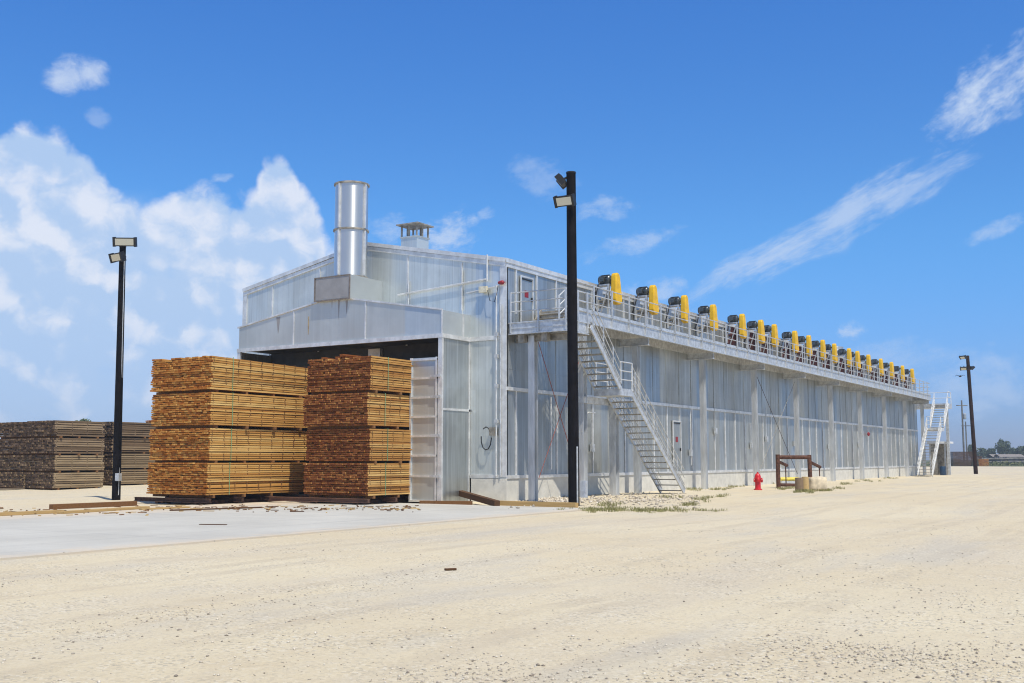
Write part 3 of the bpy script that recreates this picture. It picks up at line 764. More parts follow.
for dz in (1.1,.6): b.tube([P(2.65,70.4,6.6+dz),P(2.65,71.9,6.6+dz),P(-1.5,71.9,6.6+dz)], .03, 6)
for x in (2.65,1.2,-.2): q = P(x,71.9,6.6); b.box(q.x-.03,q.x+.03,q.y-.03,q.y+.03,q.z,q.z+1.1)
b.build('landing_rail', M['white'], t2)
for x in (-.6, 2.3):
    b = MB(); q = P(x,71.6,0); b.box(q.x-.12,q.x+.12,q.y-.12,q.y+.12,q.z,q.z+6.2); b.build('support_column', M['galv'], t2)

# ------------------------------------------------------------------ fan drives
def fan_unit(mount_mat, pipe_mat, yk):
    t = empty('fan_drive', (0,0,0))
    b = MB()                                        # belt guard: tall tapered box with a rounded head and foot, facing +X
    prof = []
    for i in range(9): a = math.pi*i/8; prof.append((.19*math.cos(a), 9.20-WZ1 + .21*math.sin(a)))
    for i in range(9): a = math.pi + math.pi*i/8; prof.append((.27*math.cos(a), .98 + .22*math.sin(a)))
    prof = [(y*(1.08 if z < 1.3 else 1) - (z-1.4)*.07, z) for y, z in prof]
    n = len(prof); x0, x1 = .82, 1.08
    b.add([(x0,y,z) for y,z in prof] + [(x1,y,z) for y,z in prof], [tuple(range(n))[::-1], tuple(range(n,2*n))] + [(i,(i+1)%n,n+(i+1)%n,n+i) for i in range(n)])
    gd = b.build('belt_guard', M['yellow'], t, bevel=.045)
    b = MB(); R = .195; zc = 9.16-WZ1
    b.lathe([(.08,.16),(.17,.16),(R*.9,.19),(R,.23),(R,.66),(R*.85,.70),(.06,.72),(.05,.82)], (0,0,zc), 24, axis='x')
    for k in range(12):                              # cooling fins
        a = 2*math.pi*k/12; b.obox((.45, (R+.012)*math.cos(a), zc+(R+.012)*math.sin(a)), (.19,0,0), (0,.02*math.cos(a),.02*math.sin(a)), (0,-.008*math.sin(a),.008*math.cos(a)))
    mo = b.build('motor', M['motor'], t)
    b = MB(); b.box(.3,.52,-.34,-.22,zc-.1,zc+.12); b.build('terminal_box', M['motor'], mo)
    b = MB()
    b.box(.2,.72,-.2,.2,zc-.26,zc-.2); b.box(.1,.16,-.22,.22,.55,zc-.26); b.box(.66,.72,-.22,-.12,0.02,zc-.26); b.box(.66,.72,.12,.22,.02,zc-.26)
    b.bar((.2,-.17,.2),(.66,-.17,zc-.36),.05,.05)
    b.build('motor_mount', M['galv'], t)
    b = MB()
    if mount_mat is M['redbase']: b.box(.3,.6,-.10,.10,.66,1.42); b.box(.34,.58,-.14,.14,.36,.66)
    if b.v: b.build('fan_gearbox', mount_mat, t)
    b = MB(); b.tube([(.05,0,.98),(.82,0,.98)], .07, 12); b.lathe([(.16,.3),(.16,.55)], (0,0,.98), 16, axis='x'); b.box(.1,.56,-.12,.12,.70 if mount_mat is M['galv'] else .5,.84)
    b.build('shaft_bearing', pipe_mat, t)
    b = MB(); b.tube([(.35,-.3,zc-.08),(.35,-.5,zc-.35),(.3,-.6,zc-.75),(.15,-.62,zc-1.1)], .03, 6); b.build('cable', M['black'], t)
    return t
fanA = fan_unit(M['galv'], M['galv_dull'], 0); fanB = fan_unit(M['redbase'], M['redbase'], 0)
FY = [7.19,10.89,14.43,18.14,22.26,25.29,27.62,31.46,34.2,37.3,40.0,43.74,46.1,49.2,53.0,56.6,60.4,64.15]
ORD = ['first','second','third','fourth','fifth','sixth','seventh','eighth','ninth','tenth','eleventh','twelfth','thirteenth','fourteenth','fifteenth','sixteenth','seventeenth','last']
used = set()
for i, y in enumerate(FY):
    src = fanA if i < 4 else fanB
    o = src if id(src) not in used else copy_tree(src); used.add(id(src))
    o.location = (0, y, WZ1); o.rotation_euler.z = random.uniform(-.05,.05)
    base = 'grey mount' if i < 4 else 'dark red mount'
    if i == 0: lb = 'largest and nearest yellow guarded fan motor on the walkway, on a grey mount'
    elif i == 17: lb = 'farthest yellow guarded fan motor at the far end of the walkway'
    else: lb = '%s yellow guarded fan motor from the near staircase, on a %s' % (ORD[i], base)
    tag(o, lb, 'fan motor', 'yellow guarded fan motors along the kiln walkway')

# ------------------------------------------------------------------ lumber bundles
def lumber(name, label, cat, group, w, L, h, loc, rz, mats, courses, bw, straps=(), bearers=4, seed=0, stick=9, slip=0., jit=.019, crown=0.):
    """bundle of boards running along local +Y from y=0, x from -w to 0; every board end is real"""
    rng = np.random.default_rng(seed)
    t = empty(name, loc, rz, label, cat, group)
    pitch = h/courses; th = pitch*.73
    b = MB()
    for c in range(courses):
        z0 = c*pitch; f = c/courses
        dx0 = rng.normal(0, .012); dy0 = rng.normal(0, .02); sl = slip*max(0, f-.5)*2
        x = -w + dx0; last = dx0 + .005
        while x < last - .05:
            bwid = bw*rng.choice([.8,1.,1.,1.25]); xe = min(x+bwid, last)
            if last - xe < .06: xe = last
            y0 = dy0 + abs(rng.normal(0, jit)) + (rng.random() < .04)*rng.uniform(.03,.12); y1 = L - abs(rng.normal(0, jit))
            e = rng.normal(0,.0055); g2 = .006
            if crown and f > .9 and rng.random() < .3 and c == courses-1: x = xe; continue
            za, zb_ = z0 + e - sl*.0, z0 + e
            vs = [(x+g2,y0,za),(xe-g2,y0,za),(xe-g2,y1,zb_-sl*.12),(x+g2,y1,zb_-sl*.12)]
            vs += [(p[0],p[1],p[2]+th) for p in vs]
            B = len(b.v); b.v += vs
            for fc, mi in (((0,3,2,1),0),((4,5,6,7),0),((0,1,5,4),1),((1,2,6,5),0),((2,3,7,6),1),((3,0,4,7),0)):
                b.f.append(tuple(B+i for i in fc)); b.m.append(mi); b.sm.append(False)
            x = xe
    b.build('boards', [mats[0], mats[1]], t)
    if stick:
        b = MB()
        for k in range(stick):
            y = .12 + (L-.3)*k/(stick-1)
            for c in range(courses-1):
                z0 = c*pitch + th; q = rng.normal(0,.012)
                b.box(-w-.03+rng.normal(0,.012), .018+rng.normal(0,.012), y+q-.022, y+q+.022, z0+.002, z0+pitch-th-.002)
        tag(b.build('sticker', M['bearer'] if mats[0] in (M['side'], M['side_red']) else mats[0], t), kind='stuff')
    for y in straps:
        b = MB(); e = .03
        b.box(e,e+.005,y-.011,y+.011,-.01,h); b.box(-w-e-.005,-w-e,y-.011,y+.011,-.01,h); b.box(-w-e,e,y-.011,y+.011,h-.005,h)
        b.build('strap', M['strap'], t)
    for k in range(bearers):
        y = .35 + (L-.8)*k/max(1,bearers-1)
        b = MB(); b.box(-w-.03+rng.normal(0,.03), .02+rng.normal(0,.03), y-.05, y+.05, -.105, -.004); b.build('bearer', M['bearer'], t)
    return t
TIER = [('bottom','lowest'),('second','second from bottom'),('third','third from bottom'),('top','topmost')]
Z1 = [.36, 1.56, 2.79, 4.03]
sx = [.0,-.02,.03,-.05]; sy = [.0,.06,.02,.08]
L1 = ['lowest fresh pine bundle of the left stack, partly shaded by the stack beside it',
      'fresh pine bundle second from the ground in the larger left stack beside the dark pole',
      'fresh pine bundle third from the ground in the larger left stack beside the dark pole',
      'topmost fresh pine bundle of the left stack, upper courses sagging at the back']
L2 = ['reddish ended pine bundle lowest in the stack at the kiln mouth',
      'reddish ended pine bundle second from the ground in the stack at the kiln mouth',
      'reddish ended pine bundle third from the ground in the stack at the kiln mouth',
      'reddish ended pine bundle on top of the kiln mouth stack with loose boards on it']
GRP = 'fresh pine bundles stacked in front of the kiln'
for i in range(4):
    lumber('lumber_bundle', L1[i], 'lumber bundle', GRP, 3.10, 4.95, [1.13,1.13,1.15,1.2][i], (-7.68+sx[i], -7.13+sy[i], Z1[i]), rad([0,.4,-.3,.5][i]), (M['side'],M['end']), 15, .16, straps=(1.0,), seed=10+i, slip=(.9 if i==3 else 0), crown=1 if i==3 else 0)
for i in range(4):
    lumber('lumber_bundle', L2[i], 'lumber bundle', GRP, 2.98, 4.9, [1.13,1.13,1.15,1.2][i], (-2.98+[.0,.03,-.03,.02][i], -4.2+[.0,.05,-.03,.04][i], Z1[i]-.02), rad([0,-.3,.5,-.2][i]), (M['side_red'],M['end_red']), 15, .16, straps=(.95,), seed=30+i, crown=1 if i==3 else 0)
# loose boards on the top of the kiln-mouth stack
for k, (x, y, l, a) in enumerate(((-4.6,-4.05,2.2,6),(-4.2,-4.28,1.8,-4),(-5.2,-4.1,2.4,12),(-4.4,-4.0,1.6,17))):
    b = MB(); b.box(-.08,.08,0,l,0,.05); o = b.build('loose_board', M['end_red'], None, (x,y,Z1[3]+1.165+.052*(k%2)), rad(a))
    tag(o, 'loose rough board lying on the top pine bundle at the kiln mouth', 'board', 'loose boards on the kiln mouth stack')

# ------------------------------------------------------------------ kiln carts
def cart(x0, x1, y0, label, overhang, mat):
    t = empty('kiln_cart', ((x0+x1)/2, y0, 0), label=label, cat='cart', group='rusty kiln carts under the fresh lumber')
    X = (x1-x0)/2
    for y in (-.12, 1.4, 2.9, 4.4):
        b = MB(); b.box(-X-overhang, X+.1, y-.09, y+.07, .10, .12); b.box(-X-overhang,X+.1,y-.09,y+.07,.225,.24); b.box(-X-overhang,X+.1,y-.05,y+.03,.12,.225); b.build('cross_beam', mat, t)
    for x in (-X*.62, X*.62):
        b = MB(); b.box(x-.06,x+.06,-.15,4.9,.04,.154); b.build('side_beam', M['cart'], t)
        for y in (.3, 1.6, 3.2, 4.6):
            b = MB(); b.lathe([(.05,-.09),(.13,-.09),(.13,.0),(.15,.0),(.15,.03),(.05,.03)], (x+.12,y,.165), 18, axis='x'); b.build('wheel', M['cart'], t)
cart(-10.7,-7.5,-7.1,'low dark kiln cart beneath the left fresh lumber stack',.55,M['cart'])
cart(-6.0,-2.9,-4.2,'low rusty brown kiln cart beneath the stack at the kiln mouth',1.45,M['cartred'])

# ------------------------------------------------------------------ weathered stacks, far left
GW = 'weathered lumber bundles in the yard on the left'
def gz_stack(x, y, w, L, tiers, hs, names, seed, rz=0, mats=('gside','gend')):
    z = gz(x,y) + .1
    for i in range(tiers):
        lumber('lumber_bundle', names[i], 'lumber bundle', GW, w, L, hs-.07, (x+random.uniform(-.06,.06), y+random.uniform(-.08,.08), z), rz, (M['gside' if i > 1 else 'gside_y'],M[mats[1]]), 7, .2, bearers=3, seed=seed+i, stick=4, jit=.05)
        z += hs
pos = ['lowest','second from the ground','third from the ground','topmost']
gz_stack(-27.5, .65, 2.34, 3.0, 4, .88, ['weathered grey brown bundle, %s in the corner stack of the left row' % p for p in pos], 60)
gz_stack(-29.95, .75, 2.9, 3.0, 4, .87, ['dark weathered bundle, %s in the stack cut by the left photo edge' % p for p in pos], 70)
gz_stack(-29.5, 5.6, 2.3, 4.6, 4, .89, ['pale weathered bundle, %s in the stack behind the leftmost dark pole' % p for p in pos], 90)
lumber('lumber_bundle', 'fresh orange topped bundle peeking above the weathered stacks', 'lumber bundle', GW, 4.6, 3, 3.78, (-28.6, 10.8, .2), 0, (M['side'],M['end']), 40, .17, bearers=0, seed=120, stick=0)

# ------------------------------------------------------------------ loose planks on the ground
def plank(name, label, a, b_, w, h, mat, z=0., cat='plank', group=None):
    a = Vector((a[0],a[1],0)); b_ = Vector((b_[0],b_[1],0)); c = (a+b_)/2; d = b_-a
    z0 = max(gz(a.x,a.y), gz(b_.x,b_.y), .035 if -8.2<c.x<5 and c.y<-2.3 else -1) + z
    m = MB(); L = d.length; nseg = 5; vs = []
    for i in range(nseg):
        x = -L/2 + L*i/(nseg-1); j = random.uniform(-.01,.01)
        vs += [(x,-w/2+j,0),(x,w/2+j,0),(x,w/2+j,h),(x,-w/2+j,h)]
    fs = [(0,1,2,3), (4*nseg-4,4*nseg-1,4*nseg-2,4*nseg-3)]
    for i in range(nseg-1):
        for k in range(4): fs.append((4*i+k, 4*i+4+k, 4*i+4+(k+1)%4, 4*i+(k+1)%4))
    m.add(vs, fs)
    o = m.build(name, M[mat], None, (c.x,c.y,z0), math.atan2(d.y,d.x), bevel=.006)
    return tag(o, label, cat, group)
from mathutils import geometry
def px(x, y, z=0.0):
    """ground point of a spot in the photograph, worked out once for the layout"""
    f = 1072.; F = FH*math.cos(PITCH) + Vector((0,0,1))*math.sin(PITCH); U = RT.cross(F)
    d = F*f + RT*(x-512) - U*(y-341.5); t = (z-CAM.z)/d.z; p = CAM + d*t
    return (p.x, p.y)
plank('timber', 'brown squared timber lying across the yellow planks left of the cart', px(51,513), px(135,509), .2, .15, 'bearer', .07, 'timber')
plank('plank', 'long thin yellow plank reaching in from the left photo edge', px(-20,518), px(62,514), .20, .09, 'plank')
plank('plank', 'yellow plank on the ground in front of the brown squared timber', px(60,515), px(146,509.5), .30, .07, 'plank')
plank('plank', 'pale short board on the dirt by the weathered stacks', px(-4,491), px(28,490), .25, .08, 'gside_x')
plank('plank', 'short brown plank beside the dark end of the left cart', px(140,511), px(188,509), .18, .05, 'plank')
plank('plank', 'thin brown strip of wood along the front of the left cart', px(170,512), px(262,509), .10, .04, 'brown')
plank('timber', 'dark brown timber leaning over the low boards by the kiln door', px(451,502,0), px(497,507,0), .20, .20, 'brown', .14, 'timber')
plank('timber', 'orange ended board stacked lowest beside the kiln door', px(420,504.5), px(472,505), .16, .13, 'bearer', 0, 'timber')
plank('timber', 'reddish board lying behind the leaning dark timber', px(427,501.5), px(500,503), .14, .12, 'bearer', 0, 'timber')
plank('plank', 'long straight tan board between the kiln corner and the dark pole', px(499,505.5), px(577,508), .18, .16, 'plank')
for o in bpy.data.objects:
    if o.get('label','').startswith('dark brown timber leaning'): o.rotation_euler[1] = rad(4)
plank('wood_scrap', 'dark sliver of wood alone on the open gravel', px(445,571), px(456,570.5), .06, .03, 'brown', 0, 'wood scrap')
plank('wood_scrap', 'flat dark splinter on the concrete before the left stack', px(200,526), px(226,526.5), .10, .015, 'brown', 0, 'wood scrap')
plank('wood_scrap', 'thin splinter on the concrete before the kiln mouth', px(290,513), px(304,513), .08, .02, 'brown', 0, 'wood scrap')

# wood litter around the carts
b = MB(); rng = np.random.default_rng(5)
for i in range(300):
    x, y = px(rng.uniform(135,420), rng.normal(509.5,1.6))
    if rng.random() < .25: x, y = px(rng.uniform(0,160), rng.normal(513,2.0))
    a = rng.uniform(0,3.14); l = rng.uniform(.02,.05)*rng.choice([1,1,2,4]); w = rng.uniform(.008,.025); z = max(gz(x,y), .036)
    b.obox((x,y,z+.012), (math.cos(a)*l,math.sin(a)*l,0), (-math.sin(a)*w,math.cos(a)*w,0), (0,0,.011), int(rng.integers(0,3)))
tag(b.build('wood_litter', [M['plank'],M['bearer'],M['brown']]), 'scattered bark and wood slivers around the kiln carts', 'wood litter', kind='stuff')

# ------------------------------------------------------------------ light poles
def floodlight(parent, loc, w, h, yaw, tilt, name='floodlight'):
    b = MB(); d = .09
    b.box(-w/2,w/2,-d,d*.4,-h/2,h/2); b.box(-w/2-.02,-w/2+.06,-d-.03,d,-h/2-.02,h/2+.02); b.box(w/2-.06,w/2+.02,-d-.03,d,-h/2-.02,h/2+.02)
    for k in range(6): b.box(-w/2+.1+k*(w-.2)/5-.012,-w/2+.1+k*(w-.2)/5+.012,d*.4,d*1.3,-h/2+.03,h/2-.03)
    o = b.build(name, M['black'], parent); o.location = loc; o.rotation_euler = (tilt, 0, yaw)
    b = MB(); b.box(-w/2+.07,w/2-.07,-d-.008,-d-.001,-h/2+.04,h/2-.04); q = b.build('lens', M['lens'], o)
    b = MB(); b.bar((0,d,0),(0,d+.28,-.06),.07,.07); b.build('bracket', M['black'], o)
    return o
def light_pole(label, base, top, r0, r1, mat):
    bz = gz(base[0],base[1]) - .2
    t = empty('light_pole', (base[0],base[1],bz), label=label, cat='light pole', group='dark floodlight poles')
    d = Vector(top) - Vector((base[0],base[1],bz))
    b = MB(); b.tube([(0,0,0), d*.5, d], r0, 14, rs=[r0,(r0+r1)/2,r1]); b.build('pole', mat, t)
    b = MB(); b.lathe([(r1+.01,-.02),(r1+.01,.03),(.02,.06)], tuple(d), 14); b.build('pole_cap', M['black'], t)
    return t, d
# left
t, d = light_pole('dark light pole with two front facing floodlights left of the fresh lumber', (-14.73,-5.37), (-14.41,-5.78,10.0), .17, .125, M['pole'])
floodlight(t, d + Vector((.28,-.12,.14)), .86, .34, TH+rad(3), rad(14)); floodlight(t, d + Vector((.0,-.22,-.46)), .70, .34, TH-rad(34), rad(20))
b = MB(); b.tube([(.19,-.05,.4),(.19,-.05,4.0),d*.55+Vector((.17,-.03,0)),d*.95+Vector((.14,-.02,0))], .018, 6); b.build('conduit', M['galv'], t)
b = MB(); b.box(.14,.36,-.2,-.06,.95,1.25); b.build('meter_box', M['galv'], t)
# middle
base = px(574,505,.05)
F_ = FH*math.cos(PITCH) + Vector((0,0,1))*math.sin(PITCH); U_ = RT.cross(F_)
def at_depth(x, y, dep):
    dd = F_*1072. + RT*(x-512) - U_*(y-341.5); return CAM + dd*(dep/dd.dot(FH))
dep = (Vector((base[0],base[1],0))-CAM).dot(FH)
tp = at_depth(571,173,dep)
t, d = light_pole('tall black light pole standing in front of the kiln corner and staircase', base, tp, .195, .165, M['pole'])
floodlight(t, d + Vector((-.05,-.36,-1.06)), .70, .36, TH-rad(28), rad(26)); floodlight(t, d + Vector((-.42,.05,-.22)), .60, .36, TH+rad(-98), rad(38))
b = MB(); b.tube([(.2,-.12,.3),(.2,-.12,2.2)], .03, 6); b.build('conduit', M['galv'], t)
b = MB(); b.box(.24,.46,-.02,.12,.5,1.05); b.build('meter_box', M['galv'], t)
# right
base = px(976,474,.13); dep = (Vector((base[0],base[1],0))-CAM).dot(FH); tp = at_depth(967.5,356,dep)
t, d = light_pole('leaning dark brown light pole on the far right of the yard', base, tp, .20, .16, M['polerust'])
floodlight(t, d + Vector((-.38,-.25,-.12)), .75, .32, TH-rad(70), rad(40)); floodlight(t, d + Vector((-.35,-.35,-1.25)), .62, .36, TH-rad(30), rad(50)); floodlight(t, d + Vector((.30,.2,-1.2)), .5, .36, TH+rad(100), rad(50))

# ------------------------------------------------------------------ hydrant
hx, hy = px(758,490,.13)
t = empty('fire_hydrant', (hx,hy,gz(hx,hy)), TH, 'small red fire hydrant standing on the gravel before the kiln', 'fire hydrant')
b = MB(); b.lathe([(.20,-.05),(.20,.03),(.15,.05),(.135,.08),(.135,.50),(.17,.52),(.17,.56),(.155,.58),(.15,.64),(.12,.73),(.06,.78),(.045,.80)], n=24); b.build('barrel', M['red'], t)
for k in range(8):
    a = k*math.pi/4; b = MB(); b.lathe([(.02,.03),(.02,.055)], (.175*math.cos(a),.175*math.sin(a),0), 6); b.build('flange_bolt', M['signred'], t)
b = MB(); b.lathe([(.05,.79),(.035,.86)], n=5); b.build('operating_nut', M['red'], t)
b = MB(); b.lathe([(.085,.10),(.085,.17),(.11,.17),(.11,.22),(.04,.24)], (0,0,.46), 16, axis='x'); b.build('nozzle', M['red'], t)
b = MB(); b.lathe([(.07,-.10),(.07,-.16),(.085,-.16),(.085,-.2),(.03,-.22)], (0,0,.46), 16, axis='y'); b.build('nozzle', M['red'], t)
b = MB(); b.lathe([(.07,-.10),(.07,-.15),(.085,-.15),(.085,-.19)], (0,0,.46), 16, axis='x'); b.build('nozzle', M['red'], t)

# ------------------------------------------------------------------ rusted pipe barrier
p1 = Vector((*px(778.5,488,.13),.13)); p2 = Vector((*px(809.5,484.5,.13),.13))
p2 = p1 + (RT*1.72 + FH*.3); 
t = empty('pipe_barrier', tuple(p1), label='rusty brown pipe barrier frame guarding the wall beside the hydrant', cat='barrier')
d = p2-p1
def bt(n, a, c, r=.085): MB().tube([Vector(a), Vector(c)], r, 12).build(n, M['rust'], t)
bt('post', (0,0,-.1), (0,0,1.70), .11); bt('post', d+Vector((0,0,-.1)), d+Vector((-.02,0,1.68)), .11)
bt('rail', Vector((0,0,1.56)), d+Vector((0,0,1.56)), .10); bt('rail', Vector((.0,0,.16)), d*.9+Vector((0,0,.13)))
sw = Vector((-1.3,2.4,0)); 
bt('rail', Vector((.06,.03,1.32)), Vector((.06,.03,1.14)) + (RT*.62+FH*.9), .08); bt('rail', d+Vector((.06,.06,1.28)), d+Vector((0,0,1.05))+(RT*.78+FH*.9), .08)
bt('post', (RT*.62+FH*.9)+Vector((0,0,-.1)), (RT*.62+FH*.9)+Vector((0,0,1.2)), .03)
bt('post', d+(RT*.74+FH*.9)+Vector((0,0,-.1)), d+(RT*.74+FH*.9)+Vector((0,0,1.05)), .03)
# block, log and yellow thing in front of it
def rock(name, label, cat, pos, dims, mat, seed, rz=0, sub=3, rough=.12, parent=None):
    bm = bmesh.new(); bmesh.ops.create_cube(bm, size=1); bmesh.ops.subdivide_edges(bm, edges=bm.edges[:], cuts=sub, use_grid_fill=True)
    for v in bm.verts:
        n = v.co.normalized()
        v.co = v.co.lerp(n*.62, .22); v.co += n*mnoise.noise(v.co*2.3+Vector((seed,0,0)))*rough
        v.co = Vector((v.co.x*dims[0], v.co.y*dims[1], v.co.z*dims[2]))
    for f in bm.faces: f.smooth = True
    me = bpy.data.meshes.new(name); bm.to_mesh(me); bm.free(); me.materials.append(M[mat])
    o = bpy.data.objects.new(name, me); COL.objects.link(o); o.location = pos; o.rotation_euler = (0,0,rz)
    return tag(o, label, cat)
bx, by = px(812,491.5,.1); bz_ = gz(bx,by)
rock('stone_block', 'pale cream limestone block resting in grass before the pipe barrier', 'stone block', (bx+.25*RT.x,by+.25*RT.y,bz_+.30), (.78,.55,.66), 'stone', 3, TH)
lx, ly = px(799.5,492.5,.1)
b = MB(); b.lathe([(.19,0),(.185,.3),(.18,.62),(.12,.63)], n=14); o = b.build('log_stump', M['gside'], None, (lx,ly,gz(lx,ly)-.02)); tag(o, 'short upright cut log standing left of the limestone block', 'log')
lx, ly = px(805.5,492,.1)
b = MB(); b.lathe([(.16,0),(.165,.3),(.16,.66),(.10,.67)], n=14); o = b.build('log_stump', M['plank'], None, (lx,ly,gz(lx,ly)-.02)); tag(o, 'pale split log touching the left face of the limestone block', 'log')
yx, yy2 = px(790,485,.13)
b = MB(); b.lathe([(.09,-.55),(.10,-.5),(.10,.5),(.09,.55)], (0,0,.34), 12, axis='x'); b.box(-.5,.5,-.12,.12,.02,.24,1); o = b.build('yellow_tank', [M['yellowtrim'],M['galv']], None, (yx,yy2,gz(yx,yy2)), TH+.1); tag(o, 'low yellow and grey fitting lying inside the rusty pipe barrier', 'fitting')

# ------------------------------------------------------------------ booth, bird, far things
t = empty('shelter_booth', (1.35,72.6,.1), 0, 'small grey shelter with flat white roof below the far staircase', 'shelter')
b = MB(); b.box(-.9,1.05,-1.0,1.0,2.92,3.1); b.build('roof', M['white'], t)
for x in (-.7,.6):
    for y in (-.8,.8):
        b = MB(); b.box(x-.06,x+.06,y-.06,y+.06,0,2.91); b.build('post', M['galv'], t)
b = MB(); b.box(-.64,.54,.76,.8,0,2.9); b.box(-.72,-.68,-.74,.74,0,2.9); b.box(-.64,-.1,-.8,-.76,0,2.9); b.build('wall', M['galv_dull'], t)
b = MB(); b.lathe([(.24,0),(.26,.05),(.26,.75),(.24,.8)], n=20); o = b.build('drum', M['blue'], None, (1.75,71.4,.14)); tag(o, 'dark blue drum standing under the white roofed shelter', 'drum')

bp = at_depth(960.3,376.2,80)
b = MB(); b.lathe([(.0,-.22),(.05,-.14),(.07,0),(.05,.12),(.02,.26)], n=10, axis='y')
b.add([(.05,-.06,.02),(.05,.1,.02),(.30,.10,.09),(.42,.14,-.02),(.28,.0,.10),(.05,-.06,-.01),(.28,0,.08)], [(0,1,2,4),(4,2,3),(5,6,2,1),(6,3,2)])
b.add([(-.05,-.06,.02),(-.05,.1,.02),(-.28,.10,.09),(-.36,.14,-.02),(-.26,.0,.10),(-.05,-.06,-.01),(-.26,0,.08)], [(0,1,2,4),(4,2,3),(5,6,2,1),(6,3,2)])
o = b.build('bird', M['bird'], None, tuple(bp), TH); tag(o, 'small dark bird gliding in the sky beside the leaning pole', 'bird')

def far_pt(x, dep, y=460):
    p = at_depth(x, y, dep); return p.x, p.y
# utility poles
for x, dep, h, lb, tr in ((964.3,250,15.2,'slender grey utility pole with crossarm and transformer behind the far lumber',True),(967.3,300,12.0,'thinner far utility pole just right of the transformer pole',False)):
    X, Y = far_pt(x, dep)
    t = empty('utility_pole', (X,Y,0), TH, lb, 'utility pole')
    b = MB(); b.tube([(0,0,0),(0,0,h)], .2, 10, rs=[.24,.16]); b.build('pole', M['far_wood'], t)
    b = MB(); b.box(-1.3,1.3,-.06,.06,h-1.3,h-1.1); b.build('crossarm', M['far_wood'], t)
    if tr: b = MB(); b.lathe([(.3,h-4.4),(.34,h-4.3),(.34,h-3.1),(.2,h-3.0)], (.55,0,0), 14); b.build('transformer', M['galv'], t)
# far lumber
X, Y = far_pt(964.3,228)
lumber('lumber_bundle', 'wide dark brown lumber pile far away at the foot of the leaning pole', 'lumber bundle', None, 4.3, 3.0, 3.05, (X+RT.x*2.0, Y+RT.y*2.0, .12), TH, (M['brown'],M['brown']), 24, .2, bearers=0, seed=140, stick=0, jit=.03)
X, Y = far_pt(984,226)
lumber('lumber_bundle', 'low tan lumber pile just right of the leaning pole foot', 'lumber bundle', None, 2.3, 2.4, 1.5, (X+RT.x*1.0, Y+RT.y*1.0, .12), TH+.15, (M['plank'],M['end']), 12, .2, bearers=0, seed=141, stick=0, jit=.05)
X, Y = far_pt(979.5,227)
lumber('lumber_bundle', 'narrow dark lumber pile half hidden behind the leaning pole', 'lumber bundle', None, 1.5, 2.4, 2.1, (X+RT.x*.6, Y+RT.y*.6, .12), TH-.1, (M['brown'],M['brown']), 16, .2, bearers=0, seed=142, stick=0, jit=.05)
# grey timber piles along the far verge
k = 0
LBL = ['long grey log deck behind the tan pile on the far verge','grey log deck under the round far tree','grey log deck with a pale top at the right photo edge','low log deck left of the dark far pile','grey log deck further right out past the yard edge']
for x, dep, wd, h in ((994,262,6.0,1.9),(1006,268,5.5,2.1),(1020,262,7.0,2.0),(948,270,5,1.6)):
    X, Y = far_pt(x, dep)
    b = MB(); rng = np.random.default_rng(200+k)
    rr = .19; rows = int(h/(rr*1.75))
    for r_ in range(rows):
        n_ = 5
        for j in range(n_):
            yy_ = (j-n_/2)*.4 + (r_%2)*.2 + rng.normal(0,.05); o1 = rng.normal(0,.35)
            b.tube([(-wd/2+o1, yy_, .2+r_*rr*1.75),(wd/2+o1+rng.normal(0,.2), yy_+rng.normal(0,.1), .2+r_*rr*1.75+rng.normal(0,.05))], rr*rng.uniform(.8,1.1), 7)
    o = b.build('log_deck', M['far_wood'], None, (X,Y,.1), TH+rng.normal(0,.12)); tag(o, LBL[k], 'log deck', 'grey log decks on the far verge'); k += 1
for x, dep, w_, lb in ((1009,282,6,'low shed with dull roof behind the grey log decks'),(998,285,4,'smaller shed with faded roof left of the larger low shed')):
    X, Y = far_pt(x, dep); t = empty('far_shed', (X,Y,.1), TH, lb, 'shed')
    b = MB(); b.box(-w_/2,w_/2,-2,2,0,2.1); b.build('wall', M['far_wood'], t)
    b = MB(); b.add([(-w_/2-.3,-2.3,2.05),(w_/2+.3,-2.3,2.05),(w_/2+.3,0,2.75),(-w_/2-.3,0,2.75),(w_/2+.3,2.3,2.05),(-w_/2-.3,2.3,2.05)], [(0,1,2,3),(3,2,4,5),(0,5,4,1)]); b.build('roof', M['roofpink'], t)

def mat_leaf(name, c0, c1):
    m, bs = newmat(name)
    isl = N(nd('ShaderNodeNewGeometry').outputs['Random Per Island'])
    link(mixc(isl, c0, c1), bs.inputs['Base Color']); bs.inputs['Roughness'].default_value = .7; bs.inputs['Specular IOR Level'].default_value = .2
    return m
M['leaf'] = mat_leaf('hazy_green_leaves', (.06,.085,.04), (.13,.165,.085))
M['scrub'] = mat_leaf('dry_scrub_leaves', (.08,.10,.035), (.20,.20,.09))
M['grass'] = mat_leaf('olive_grass', (.16,.165,.05), (.38,.35,.17))
def leaf_cloud(b, c, r, n, rng, s):
    for i in range(n):
        q = rng.normal(0,1,3); q /= np.linalg.norm(q); q *= rng.uniform(.35,1.)**.5
        p = Vector((c[0]+q[0]*r[0], c[1]+q[1]*r[1], c[2]+q[2]*r[2]))
        a = Vector(rng.normal(0,1,3)).normalized(); d_ = a.orthogonal().normalized(); e = a.cross(d_); k = s*rng.uniform(.5,1.3)
        b.add([p+d_*k, p+e*k*.6, p-d_*k, p-e*k*.6], [(0,1,2,3)])
